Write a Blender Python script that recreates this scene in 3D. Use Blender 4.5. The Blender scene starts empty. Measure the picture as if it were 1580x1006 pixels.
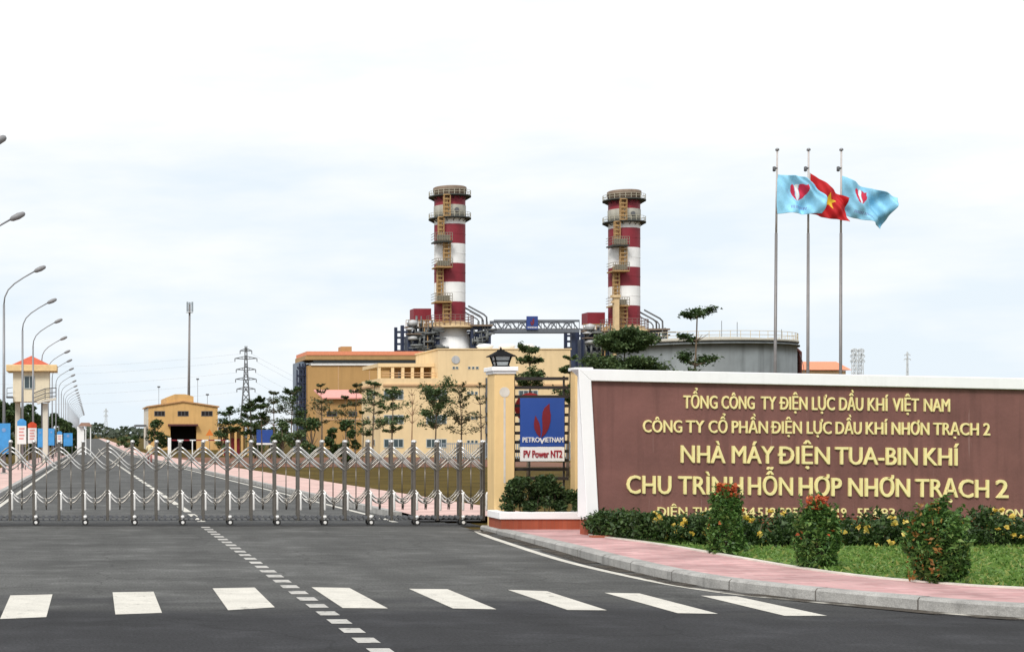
import bpy, math, random
import numpy as np
from mathutils import Vector, Matrix
R = math.radians
random.seed(7)
NR = np.random.default_rng(7)
sc = bpy.context.scene
COL = sc.collection
# ------------------------------------------------------------------ camera
F, HY, CX, EYE = 2400.0, 668.0, 135.0, 1.75
cam_d = bpy.data.cameras.new('camera')
cam_d.sensor_width = 36.0
cam_d.lens = F / 1580.0 * 36.0
cam_d.shift_x = (790 - CX) / 1580.0
cam_d.shift_y = (HY - 503) / 1580.0
cam_d.clip_start, cam_d.clip_end = 0.3, 9000
cam = bpy.data.objects.new('camera', cam_d)
cam.location = (0, 0, EYE)
cam.rotation_euler = (R(90), 0, 0)
COL.objects.link(cam)
sc.camera = cam
# ------------------------------------------------------------------ sky and sun (bright overcast)
SUN_EL, SUN_AZ = R(45), R(212)      # azimuth clockwise from +Y: the sun stands behind and left of the camera
w = bpy.data.worlds.new("World")
sc.world = w
w.use_nodes = True
nt = w.node_tree
nt.nodes.clear()
def N(t, kind, **kw):
    n = t.nodes.new(kind)
    for k, v in kw.items():
        setattr(n, k, v)
    return n
out = N(nt, 'ShaderNodeOutputWorld')
bg = N(nt, 'ShaderNodeBackground')
bg.inputs['Strength'].default_value = 0.1
sky = N(nt, 'ShaderNodeTexSky', sky_type='NISHITA', sun_disc=False, sun_elevation=SUN_EL, sun_rotation=SUN_AZ)
tc = N(nt, 'ShaderNodeTexCoord')
mp = N(nt, 'ShaderNodeMapping')
mp.inputs['Scale'].default_value = (2.2, 2.2, 9.5)
mp.inputs['Location'].default_value = (3.1, 0.4, 1.7)
nz = N(nt, 'ShaderNodeTexNoise')
nz.inputs['Scale'].default_value = 1.5
nz.inputs['Detail'].default_value = 6.0
nz.inputs['Roughness'].default_value = 0.55
rp = N(nt, 'ShaderNodeValToRGB')
rp.color_ramp.elements[0].position = 0.33
rp.color_ramp.elements[0].color = (8.45, 9.35, 10.1, 1)     # thin cloud: pale blue
rp.color_ramp.elements[1].position = 0.56
rp.color_ramp.elements[1].color = (10.6, 10.65, 10.7, 1)    # thick cloud: white
sep = N(nt, 'ShaderNodeSeparateXYZ')
el = N(nt, 'ShaderNodeMapRange')
el.inputs[1].default_value, el.inputs[2].default_value = 0.02, 0.24
el.inputs[3].default_value, el.inputs[4].default_value = -0.10, 0.05
ad = N(nt, 'ShaderNodeMath', operation='ADD')
mx = N(nt, 'ShaderNodeMixRGB')
mx.inputs[0].default_value = 0.97
L = nt.links.new
L(tc.outputs['Generated'], mp.inputs[0]); L(mp.outputs[0], nz.inputs['Vector'])
L(tc.outputs['Generated'], sep.inputs[0]); L(sep.outputs['Z'], el.inputs[0])
L(nz.outputs[0], ad.inputs[0]); L(el.outputs[0], ad.inputs[1]); L(ad.outputs[0], rp.inputs[0])
L(sky.outputs[0], mx.inputs[1]); L(rp.outputs[0], mx.inputs[2]); L(mx.outputs[0], bg.inputs[0]); L(bg.outputs[0], out.inputs[0])
sun_d = bpy.data.lights.new('sun', 'SUN')
sun_d.energy, sun_d.angle, sun_d.color = 2.7, R(16), (1.0, 0.95, 0.88)
sun = bpy.data.objects.new('sun', sun_d)
sv = Vector((math.sin(SUN_AZ) * math.cos(SUN_EL), math.cos(SUN_AZ) * math.cos(SUN_EL), math.sin(SUN_EL)))
sun.rotation_euler = sv.to_track_quat('Z', 'Y').to_euler()
sun.location = (-20, -30, 60)
COL.objects.link(sun)
sc.view_settings.view_transform = 'Standard'
sc.view_settings.look = 'None'
sc.view_settings.exposure = 0.0
sc.view_settings.gamma = 1.0
sc.cycles.max_bounces = 6
# ------------------------------------------------------------------ places
def X(px, Y): return (px - CX) * Y / F
def Z(py, Y): return EYE + (HY - py) * Y / F
def gz(Y):                                   # the site falls gently away behind the gate
    return -0.0075 * (min(max(Y, 32.0), 232.0) - 32.0)
# ------------------------------------------------------------------ materials
MATS = {}
def mat(name, col, rough=0.7, metal=0.0, var=0.12, scale=3.0, bump=0.0, streak=0.0, spec=None, stretch=(1, 1, 1), fine=0.0, sscale=(5.0, 5.0, 0.35)):
    if name in MATS: return MATS[name]
    m = bpy.data.materials.new(name); m.use_nodes = True
    t = m.node_tree; b = t.nodes['Principled BSDF']
    b.inputs['Roughness'].default_value = rough
    b.inputs['Metallic'].default_value = metal
    if spec is not None: b.inputs['Specular IOR Level'].default_value = spec
    tc = N(t, 'ShaderNodeTexCoord'); l = t.links.new
    mp = N(t, 'ShaderNodeMapping'); mp.inputs['Scale'].default_value = stretch
    l(tc.outputs['Object'], mp.inputs[0])
    n = N(t, 'ShaderNodeTexNoise'); n.inputs['Scale'].default_value = scale; n.inputs['Detail'].default_value = 7; n.inputs['Roughness'].default_value = 0.6
    l(mp.outputs[0], n.inputs['Vector'])
    r = N(t, 'ShaderNodeMapRange'); r.inputs[1].default_value, r.inputs[2].default_value = 0.3, 0.7
    r.inputs[3].default_value, r.inputs[4].default_value = 1 - var, 1 + var
    l(n.outputs[0], r.inputs[0])
    mul = N(t, 'ShaderNodeMixRGB', blend_type='MULTIPLY'); mul.inputs[0].default_value = 1
    mul.inputs[1].default_value = (*col, 1); l(r.outputs[0], mul.inputs[2])
    last = mul
    if streak:                                # rain streaks and grime running down
        mp2 = N(t, 'ShaderNodeMapping'); mp2.inputs['Scale'].default_value = sscale
        l(tc.outputs['Object'], mp2.inputs[0])
        n2 = N(t, 'ShaderNodeTexNoise'); n2.inputs['Scale'].default_value = 1.6; n2.inputs['Detail'].default_value = 5
        l(mp2.outputs[0], n2.inputs['Vector'])
        r2 = N(t, 'ShaderNodeMapRange'); r2.inputs[1].default_value, r2.inputs[2].default_value = 0.5, 0.75
        r2.inputs[3].default_value, r2.inputs[4].default_value = 1, 1 - streak
        l(n2.outputs[0], r2.inputs[0])
        m2 = N(t, 'ShaderNodeMixRGB', blend_type='MULTIPLY'); m2.inputs[0].default_value = 1
        l(last.outputs[0], m2.inputs[1]); l(r2.outputs[0], m2.inputs[2]); last = m2
    if fine:
        n3 = N(t, 'ShaderNodeTexNoise'); n3.inputs['Scale'].default_value = 90; n3.inputs['Detail'].default_value = 3
        l(tc.outputs['Object'], n3.inputs['Vector'])
        r3 = N(t, 'ShaderNodeMapRange'); r3.inputs[1].default_value, r3.inputs[2].default_value = 0.3, 0.7
        r3.inputs[3].default_value, r3.inputs[4].default_value = 1 - fine, 1 + fine
        l(n3.outputs[0], r3.inputs[0])
        m3 = N(t, 'ShaderNodeMixRGB', blend_type='MULTIPLY'); m3.inputs[0].default_value = 1
        l(last.outputs[0], m3.inputs[1]); l(r3.outputs[0], m3.inputs[2]); last = m3
    l(last.outputs[0], b.inputs['Base Color'])
    if bump:
        bp = N(t, 'ShaderNodeBump'); bp.inputs['Strength'].default_value = bump; bp.inputs['Distance'].default_value = 0.02
        n4 = N(t, 'ShaderNodeTexNoise'); n4.inputs['Scale'].default_value = scale * 12; n4.inputs['Detail'].default_value = 4
        l(tc.outputs['Object'], n4.inputs['Vector']); l(n4.outputs[0], bp.inputs['Height']); l(bp.outputs[0], b.inputs['Normal'])
    MATS[name] = m
    return m
def leafmat(name, c0, c1, c2=None):
    if name in MATS: return MATS[name]
    m = bpy.data.materials.new(name); m.use_nodes = True
    t = m.node_tree; b = t.nodes['Principled BSDF']; l = t.links.new
    g = N(t, 'ShaderNodeNewGeometry'); r = N(t, 'ShaderNodeValToRGB')
    r.color_ramp.elements[0].color = (*c0, 1); r.color_ramp.elements[1].color = (*c1, 1)
    if c2:
        r.color_ramp.elements[1].position = 0.8
        e = r.color_ramp.elements.new(1.0); e.color = (*c2, 1)
    l(g.outputs['Random Per Island'], r.inputs[0]); l(r.outputs[0], b.inputs['Base Color'])
    b.inputs['Roughness'].default_value = 0.55
    tr = N(t, 'ShaderNodeBsdfTranslucent'); ms = N(t, 'ShaderNodeMixShader'); ms.inputs[0].default_value = 0.25
    l(r.outputs[0], tr.inputs[0]); l(b.outputs[0], ms.inputs[1]); l(tr.outputs[0], ms.inputs[2])
    l(ms.outputs[0], t.nodes['Material Output'].inputs[0])
    MATS[name] = m
    return m
def worn_paint(name, col, wear, thr):
    m = mat(name, col, 0.8, var=0.12, scale=2.5, fine=0.15)
    t = m.node_tree; b = t.nodes['Principled BSDF']; l = t.links.new
    src = b.inputs['Base Color'].links[0].from_socket
    tc = N(t, 'ShaderNodeTexCoord'); n = N(t, 'ShaderNodeTexNoise'); n.inputs['Scale'].default_value = 5.5; n.inputs['Detail'].default_value = 10; n.inputs['Roughness'].default_value = 0.75
    l(tc.outputs['Object'], n.inputs['Vector'])
    r = N(t, 'ShaderNodeMapRange'); r.inputs[1].default_value, r.inputs[2].default_value = thr, thr + 0.10; r.inputs[3].default_value, r.inputs[4].default_value = 0, wear; l(n.outputs[0], r.inputs[0])
    x = N(t, 'ShaderNodeMixRGB'); x.inputs[2].default_value = (0.07, 0.068, 0.064, 1); l(r.outputs[0], x.inputs[0]); l(src, x.inputs[1]); l(x.outputs[0], b.inputs['Base Color'])
    return m
def asphalt_mat():
    """worn grey driveway in front of the gate, newer dark asphalt on the cross street (Y below about 16 m)"""
    m = bpy.data.materials.new('asphalt'); m.use_nodes = True
    t = m.node_tree; b = t.nodes['Principled BSDF']; l = t.links.new
    tc = N(t, 'ShaderNodeTexCoord'); sp = N(t, 'ShaderNodeSeparateXYZ'); l(tc.outputs['Object'], sp.inputs[0])
    n1 = N(t, 'ShaderNodeTexNoise'); n1.inputs['Scale'].default_value = 1.0; n1.inputs['Detail'].default_value = 6
    mp = N(t, 'ShaderNodeMapping'); mp.inputs['Scale'].default_value = (0.35, 1.0, 1)
    l(tc.outputs['Object'], mp.inputs[0]); l(mp.outputs[0], n1.inputs['Vector'])
    a = N(t, 'ShaderNodeMath', operation='MULTIPLY_ADD'); a.inputs[1].default_value = 5.0; l(n1.outputs[0], a.inputs[0]); l(sp.outputs['Y'], a.inputs[2])
    rr = N(t, 'ShaderNodeMapRange', interpolation_type='SMOOTHSTEP'); rr.inputs[1].default_value, rr.inputs[2].default_value = 17.3, 19.6; l(a.outputs[0], rr.inputs[0])
    mix = N(t, 'ShaderNodeMixRGB'); mix.inputs[1].default_value = (0.024, 0.0245, 0.027, 1); mix.inputs[2].default_value = (0.074, 0.075, 0.073, 1)
    l(rr.outputs[0], mix.inputs[0])
    n2 = N(t, 'ShaderNodeTexNoise'); n2.inputs['Scale'].default_value = 0.55; n2.inputs['Detail'].default_value = 8; n2.inputs['Roughness'].default_value = 0.65
    mp2 = N(t, 'ShaderNodeMapping'); mp2.inputs['Scale'].default_value = (0.6, 0.9, 1); mp2.inputs['Location'].default_value = (5, 2, 0)
    l(tc.outputs['Object'], mp2.inputs[0]); l(mp2.outputs[0], n2.inputs['Vector'])
    r2 = N(t, 'ShaderNodeMapRange'); r2.inputs[1].default_value, r2.inputs[2].default_value = 0.3, 0.72; r2.inputs[3].default_value, r2.inputs[4].default_value = 0.76, 1.26
    l(n2.outputs[0], r2.inputs[0])
    n3 = N(t, 'ShaderNodeTexNoise'); n3.inputs['Scale'].default_value = 38; n3.inputs['Detail'].default_value = 4; l(tc.outputs['Object'], n3.inputs['Vector'])
    r3 = N(t, 'ShaderNodeMapRange'); r3.inputs[1].default_value, r3.inputs[2].default_value = 0.3, 0.7; r3.inputs[3].default_value, r3.inputs[4].default_value = 0.58, 1.42
    l(n3.outputs[0], r3.inputs[0])
    m1 = N(t, 'ShaderNodeMixRGB', blend_type='MULTIPLY'); m1.inputs[0].default_value = 1; l(mix.outputs[0], m1.inputs[1]); l(r2.outputs[0], m1.inputs[2])
    m2 = N(t, 'ShaderNodeMixRGB', blend_type='MULTIPLY'); m2.inputs[0].default_value = 1; l(m1.outputs[0], m2.inputs[1]); l(r3.outputs[0], m2.inputs[2])
    def layer(prev, scale3, sc_, lo, hi, p0, p1, detail=4, loc=(0, 0, 0)):
        mm = N(t, 'ShaderNodeMapping'); mm.inputs['Scale'].default_value = scale3; mm.inputs['Location'].default_value = loc; l(tc.outputs['Object'], mm.inputs[0])
        nn = N(t, 'ShaderNodeTexNoise'); nn.inputs['Scale'].default_value = sc_; nn.inputs['Detail'].default_value = detail; nn.inputs['Roughness'].default_value = 0.6; l(mm.outputs[0], nn.inputs['Vector'])
        qq = N(t, 'ShaderNodeMapRange'); qq.inputs[1].default_value, qq.inputs[2].default_value = p0, p1; qq.inputs[3].default_value, qq.inputs[4].default_value = lo, hi; l(nn.outputs[0], qq.inputs[0])
        xx = N(t, 'ShaderNodeMixRGB', blend_type='MULTIPLY'); xx.inputs[0].default_value = 1; l(prev.outputs[0], xx.inputs[1]); l(qq.outputs[0], xx.inputs[2]); return xx
    m2 = layer(m2, (1.0, 0.10, 1), 1.5, 0.90, 1.12, 0.35, 0.65)                     # tyre tracks along the driveway
    m2 = layer(m2, (0.30, 0.8, 1), 0.9, 0.84, 1.18, 0.35, 0.65, loc=(3, 7, 0))      # tyre tracks along the street
    m2 = layer(m2, (1, 1, 1), 1.1, 1.0, 0.72, 0.60, 0.76, 5, (9, 1, 0))             # oil and damp stains
    m2 = layer(m2, (1, 1.4, 1), 1.3, 1.0, 1.75, 0.50, 0.76, 6, (2, 4, 0))            # dusty patches
    vo = N(t, 'ShaderNodeTexVoronoi', feature='DISTANCE_TO_EDGE'); vo.inputs['Scale'].default_value = 0.33
    wn = N(t, 'ShaderNodeTexNoise'); wn.inputs['Scale'].default_value = 1.1; wn.inputs['Detail'].default_value = 5
    vm = N(t, 'ShaderNodeMixRGB', blend_type='ADD'); vm.inputs[0].default_value = 0.9; l(tc.outputs['Object'], wn.inputs['Vector']); l(tc.outputs['Object'], vm.inputs[1]); l(wn.outputs['Color'], vm.inputs[2]); l(vm.outputs[0], vo.inputs['Vector'])
    vr = N(t, 'ShaderNodeMapRange'); vr.inputs[1].default_value, vr.inputs[2].default_value = 0.002, 0.008; vr.inputs[3].default_value, vr.inputs[4].default_value = 0.62, 1.0; l(vo.outputs[0], vr.inputs[0])
    xc_ = N(t, 'ShaderNodeMixRGB', blend_type='MULTIPLY'); xc_.inputs[0].default_value = 0.7; l(m2.outputs[0], xc_.inputs[1]); l(vr.outputs[0], xc_.inputs[2]); m2 = xc_
    l(m2.outputs[0], b.inputs['Base Color']); b.inputs['Roughness'].default_value = 0.9
    b.inputs['Specular IOR Level'].default_value = 0.25
    bp = N(t, 'ShaderNodeBump'); bp.inputs['Strength'].default_value = 0.35; bp.inputs['Distance'].default_value = 0.01
    l(n3.outputs[0], bp.inputs['Height']); l(bp.outputs[0], b.inputs['Normal'])
    MATS['asphalt'] = m
    return m
def paver_mat(name, c0, c1, mortar, sx, scale):
    m = bpy.data.materials.new(name); m.use_nodes = True
    t = m.node_tree; b = t.nodes['Principled BSDF']; l = t.links.new
    tc = N(t, 'ShaderNodeTexCoord'); br = N(t, 'ShaderNodeTexBrick')
    br.inputs['Color1'].default_value = (*c0, 1); br.inputs['Color2'].default_value = (*c1, 1); br.inputs['Mortar'].default_value = (*mortar, 1)
    br.inputs['Scale'].default_value = scale; br.inputs['Mortar Size'].default_value = 0.018; br.inputs['Brick Width'].default_value = sx
    l(tc.outputs['Object'], br.inputs['Vector'])
    n = N(t, 'ShaderNodeTexNoise'); n.inputs['Scale'].default_value = 1.3; n.inputs['Detail'].default_value = 7; l(tc.outputs['Object'], n.inputs['Vector'])
    r = N(t, 'ShaderNodeMapRange'); r.inputs[1].default_value, r.inputs[2].default_value = 0.3, 0.7; r.inputs[3].default_value, r.inputs[4].default_value = 0.74, 1.22
    l(n.outputs[0], r.inputs[0])
    mu = N(t, 'ShaderNodeMixRGB', blend_type='MULTIPLY'); mu.inputs[0].default_value = 1; l(br.outputs[0], mu.inputs[1]); l(r.outputs[0], mu.inputs[2])
    l(mu.outputs[0], b.inputs['Base Color']); b.inputs['Roughness'].default_value = 0.85
    MATS[name] = m
    return m
M_ASPH = asphalt_mat()
M_PAVE = paver_mat('pink_pavers', (0.44, 0.235, 0.235), (0.58, 0.35, 0.345), (0.44, 0.30, 0.29), 0.5, 2.0)
M_BRICK = paver_mat('red_tiles', (0.30, 0.065, 0.03), (0.36, 0.09, 0.045), (0.25, 0.08, 0.05), 0.5, 7)
M_PAINT = worn_paint('road_paint', (0.565, 0.545, 0.49), 0.75, 0.58)
M_DASH = worn_paint('old_road_paint', (0.44, 0.43, 0.405), 0.8, 0.54)
M_KERB = mat('kerb_concrete', (0.35, 0.345, 0.33), 0.9, var=0.25, scale=2.2, bump=0.4, streak=0.35, fine=0.2)
M_EDGE = mat('pale_edging', (0.62, 0.58, 0.52), 0.9, var=0.15, scale=5)
M_EARTH = mat('dry_lawn', (0.088, 0.062, 0.015), 0.95, spec=0.05, var=0.4, scale=0.4, bump=0.8, fine=0.3)
M_LAWN = mat('lawn_soil', (0.095, 0.18, 0.03), 0.95, var=0.3, scale=3.0, bump=0.8, fine=0.3)
M_GSHADE = mat('shaded_asphalt', (0.026, 0.026, 0.027), 0.85, var=0.2, scale=3, fine=0.2)  # darker asphalt tone for the shade painted under the gate
M_LATT = mat('lattice_steel', (0.30, 0.285, 0.26), 0.35, 0.7, var=0.1, scale=8)
M_STEEL = mat('brushed_steel', (0.20, 0.182, 0.16), 0.36, 0.8, var=0.12, scale=7)
M_BRIGHT = mat('lit_lattice_steel', (0.74, 0.73, 0.71), 0.30, 0.6, var=0.08, scale=8)  # brighter copy of the lattice steel, its highlight put into the colour
M_SLEEVE = mat('bright_steel', (0.80, 0.79, 0.77), 0.4, 0.1, var=0.05, scale=8)  # near-white, barely metallic: the steel's bright reflection is put into the colour
M_CAPST = mat('cap_steel', (0.62, 0.61, 0.59), 0.22, 0.7, var=0.05, scale=8)
M_RUBBER = mat('black_rubber', (0.02, 0.02, 0.02), 0.7)
M_YEL = mat('yellow_render', (0.79, 0.56, 0.27), 0.85, var=0.07, scale=2.0, streak=0.12)
M_WHITE = mat('white_render', (0.88, 0.88, 0.89), 0.8, var=0.03, scale=2.0, streak=0.05)
M_MAUVE = mat('maroon_render', (0.186, 0.081, 0.070), 0.85, var=0.16, scale=1.2, streak=0.22, bump=0.25)
_t = M_MAUVE.node_tree; _b = _t.nodes['Principled BSDF']; _src = _b.inputs['Base Color'].links[0].from_socket
_tc = N(_t, 'ShaderNodeTexCoord'); _mp = N(_t, 'ShaderNodeMapping'); _mp.inputs['Scale'].default_value = (14.0, 14.0, 0.9); _n = N(_t, 'ShaderNodeTexNoise'); _n.inputs['Scale'].default_value = 1.0; _n.inputs['Detail'].default_value = 5
_t.links.new(_tc.outputs['Object'], _mp.inputs[0]); _t.links.new(_mp.outputs[0], _n.inputs['Vector'])
_r = N(_t, 'ShaderNodeMapRange'); _r.inputs[1].default_value, _r.inputs[2].default_value, _r.inputs[4].default_value = 0.66, 0.78, 0.5; _t.links.new(_n.outputs[0], _r.inputs[0])
_x = N(_t, 'ShaderNodeMixRGB'); _x.inputs[2].default_value = (0.42, 0.30, 0.28, 1); _t.links.new(_r.outputs[0], _x.inputs[0]); _t.links.new(_src, _x.inputs[1]); _t.links.new(_x.outputs[0], _b.inputs['Base Color'])
M_GOLD = mat('gold_letters', (0.85, 0.74, 0.35), 0.45, 0.0, var=0.06, scale=6)
M_SLAT = mat('dark_slat', (0.025, 0.02, 0.018), 0.5)
M_BLUE = mat('sign_blue', (0.022, 0.07, 0.30), 0.4, var=0.05)
M_RED = mat('flame_red', (0.17, 0.012, 0.02), 0.45, var=0.05)
M_SIGNW = mat('sign_white', (0.80, 0.79, 0.78), 0.4, var=0.03)
M_TXTRED = mat('text_red', (0.33, 0.012, 0.025), 0.5, var=0.05)
M_BLACK = mat('black_iron', (0.008, 0.008, 0.009), 0.75, spec=0.12)
M_GLASS = mat('lantern_glass', (0.42, 0.45, 0.46), 0.15)
M_POLE = mat('galvanised_pole', (0.25, 0.255, 0.27), 0.5, 0.4, var=0.1)
M_POLEW = mat('white_pole', (0.46, 0.43, 0.42), 0.5)
M_SKYB = mat('flag_blue', (0.25, 0.57, 0.78), 0.75, var=0.28, scale=2.2)
M_FLAGR = mat('flag_red', (0.50, 0.008, 0.012), 0.75, var=0.08, scale=3)
M_FLAME = mat('flag_flame', (0.55, 0.02, 0.06), 0.75)
M_STAR = mat('flag_yellow', (0.80, 0.50, 0.03), 0.75)
M_FTXT = mat('flag_text', (0.20, 0.32, 0.56), 0.75)
M_STKR = mat('stack_red', (0.215, 0.013, 0.026), 0.6, var=0.10, scale=0.4, streak=0.1, sscale=(0.9, 0.9, 0.05))
M_STKW = mat('stack_white', (0.82, 0.83, 0.83), 0.6, var=0.05, scale=0.4, streak=0.07, sscale=(0.9, 0.9, 0.05))
M_STKG = mat('stack_grey', (0.37, 0.36, 0.31), 0.7, var=0.15, scale=0.5, streak=0.25, sscale=(0.9, 0.9, 0.05))
M_STKC = mat('stack_crown', (0.20, 0.145, 0.105), 0.7, var=0.2, scale=0.6, streak=0.3)
M_DKGREEN = mat('gallery_steel', (0.035, 0.04, 0.036), 0.6)
M_OCHRE = mat('ochre_paint', (0.38, 0.235, 0.095), 0.65, var=0.12, scale=1)
M_TANBEAM = mat('tan_paint', (0.62, 0.46, 0.26), 0.7, var=0.12, scale=1)
M_NAVY = mat('navy_steel', (0.018, 0.028, 0.065), 0.55, var=0.25, scale=0.5)
M_GREYM = mat('grey_cladding', (0.48, 0.49, 0.50), 0.55, 0.1, var=0.12, scale=0.4, streak=0.15)
M_DGREY = mat('dark_grey_steel', (0.10, 0.105, 0.115), 0.6, var=0.15)
M_TANK = mat('tank_grey', (0.165, 0.185, 0.19), 0.6, 0.1, var=0.22, scale=0.22, streak=0.35, sscale=(0.55, 0.55, 0.05))
M_CREAM = mat('cream_render', (0.75, 0.575, 0.335), 0.85, var=0.08, scale=0.35, streak=0.14, sscale=(0.8, 0.8, 0.07))
M_CREAMT = mat('cream_trim', (0.56, 0.36, 0.20), 0.85, var=0.06)
M_BROWN = mat('brown_cladding', (0.44, 0.262, 0.098), 0.75, var=0.10, scale=0.2, streak=0.15, sscale=(0.7, 0.7, 0.05))
M_ORANGE = mat('orange_roof', (0.72, 0.26, 0.14), 0.7, var=0.08)
M_PINKR = mat('pink_roof', (0.72, 0.32, 0.28), 0.7, var=0.08)
M_TILE = mat('red_roof_tiles', (0.52, 0.10, 0.045), 0.75, var=0.2, scale=4)
M_PANE = mat('window_pane', (0.05, 0.075, 0.085), 0.12)
M_WFRAME = mat('window_frame', (0.42, 0.46, 0.46), 0.5)
M_DARK = mat('dark_interior', (0.012, 0.009, 0.010), 0.9)
M_WARE = mat('warehouse_yellow', (0.62, 0.385, 0.15), 0.8, var=0.10, scale=0.4, streak=0.18, sscale=(0.9, 0.9, 0.08))
M_PALEW = mat('pale_wall', (0.62, 0.58, 0.50), 0.85, var=0.06)
M_AWN = mat('awning_maroon', (0.10, 0.03, 0.03), 0.7)
M_TOWER = mat('tower_cream', (0.74, 0.66, 0.50), 0.85, var=0.05, streak=0.08)
M_EAVE = mat('tower_eave', (0.74, 0.53, 0.27), 0.85)
M_BANB = mat('banner_blue', (0.05, 0.28, 0.62), 0.6, var=0.3, scale=1.2)
M_BANR = mat('banner_red', (0.62, 0.07, 0.02), 0.6)
M_BANP = mat('banner_faint_red', (0.70, 0.30, 0.28), 0.6)
M_FENCE = mat('fence_bluegrey', (0.27, 0.32, 0.36), 0.6, 0.2)
M_WIRE = mat('wire', (0.50, 0.51, 0.53), 0.6)
M_PYLON = mat('pylon_steel', (0.17, 0.18, 0.19), 0.6, 0.3)
M_PYLONF = mat('hazed_pylon_steel', (0.58, 0.61, 0.63), 0.6, 0.2)  # paler than the near pylon: distance haze put into the steel colour
M_BARK = mat('bark', (0.15, 0.11, 0.075), 0.9, var=0.25, scale=6)
M_BARKP = mat('pale_bark', (0.34, 0.22, 0.13), 0.9, var=0.2, scale=6)
M_SKIN = mat('skin', (0.42, 0.24, 0.16), 0.6)
M_SHIRT = mat('cream_shirt', (0.70, 0.60, 0.36), 0.8)
M_TROU = mat('rose_trousers', (0.36, 0.15, 0.14), 0.8)
M_HAIR = mat('black_hair', (0.01, 0.009, 0.008), 0.6)
M_TERRA = mat('terracotta', (0.34, 0.11, 0.06), 0.8)
M_PIPE = mat('maroon_pipe', (0.10, 0.025, 0.02), 0.6)
L_DARK = leafmat('leaf_dark', (0.022, 0.052, 0.015), (0.08, 0.135, 0.04))
L_MID = leafmat('leaf_mid', (0.042, 0.085, 0.030), (0.14, 0.20, 0.075))
L_OLIVE = leafmat('leaf_olive', (0.045, 0.065, 0.025), (0.13, 0.14, 0.06))
L_HEDGE = leafmat('leaf_hedge', (0.018, 0.046, 0.012), (0.07, 0.13, 0.03))
L_SHRUB = leafmat('leaf_shrub', (0.028, 0.080, 0.018), (0.13, 0.26, 0.055), (0.21, 0.30, 0.075))
L_TIP = leafmat('leaf_red_tip', (0.42, 0.05, 0.02), (0.62, 0.17, 0.05))
M_FPOLE = mat('weathered_pole', (0.20, 0.19, 0.19), 0.5, 0.3, var=0.15)
M_PAVE2 = paver_mat('peach_pavers', (0.56, 0.36, 0.32), (0.62, 0.42, 0.38), (0.52, 0.42, 0.38), 0.5, 4.5)
M_LHEAD = mat('lamp_grey', (0.22, 0.22, 0.23), 0.5)
L_AMBER = leafmat('leaf_amber', (0.24, 0.09, 0.02), (0.34, 0.19, 0.04))
L_FLOWER = leafmat('yellow_petals', (0.62, 0.42, 0.03), (0.75, 0.62, 0.18))
L_GRASS = leafmat('grass_blades', (0.075, 0.165, 0.026), (0.18, 0.30, 0.06), (0.32, 0.31, 0.09))
L_FAR = leafmat('leaf_far', (0.035, 0.055, 0.035), (0.075, 0.10, 0.06))
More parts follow.
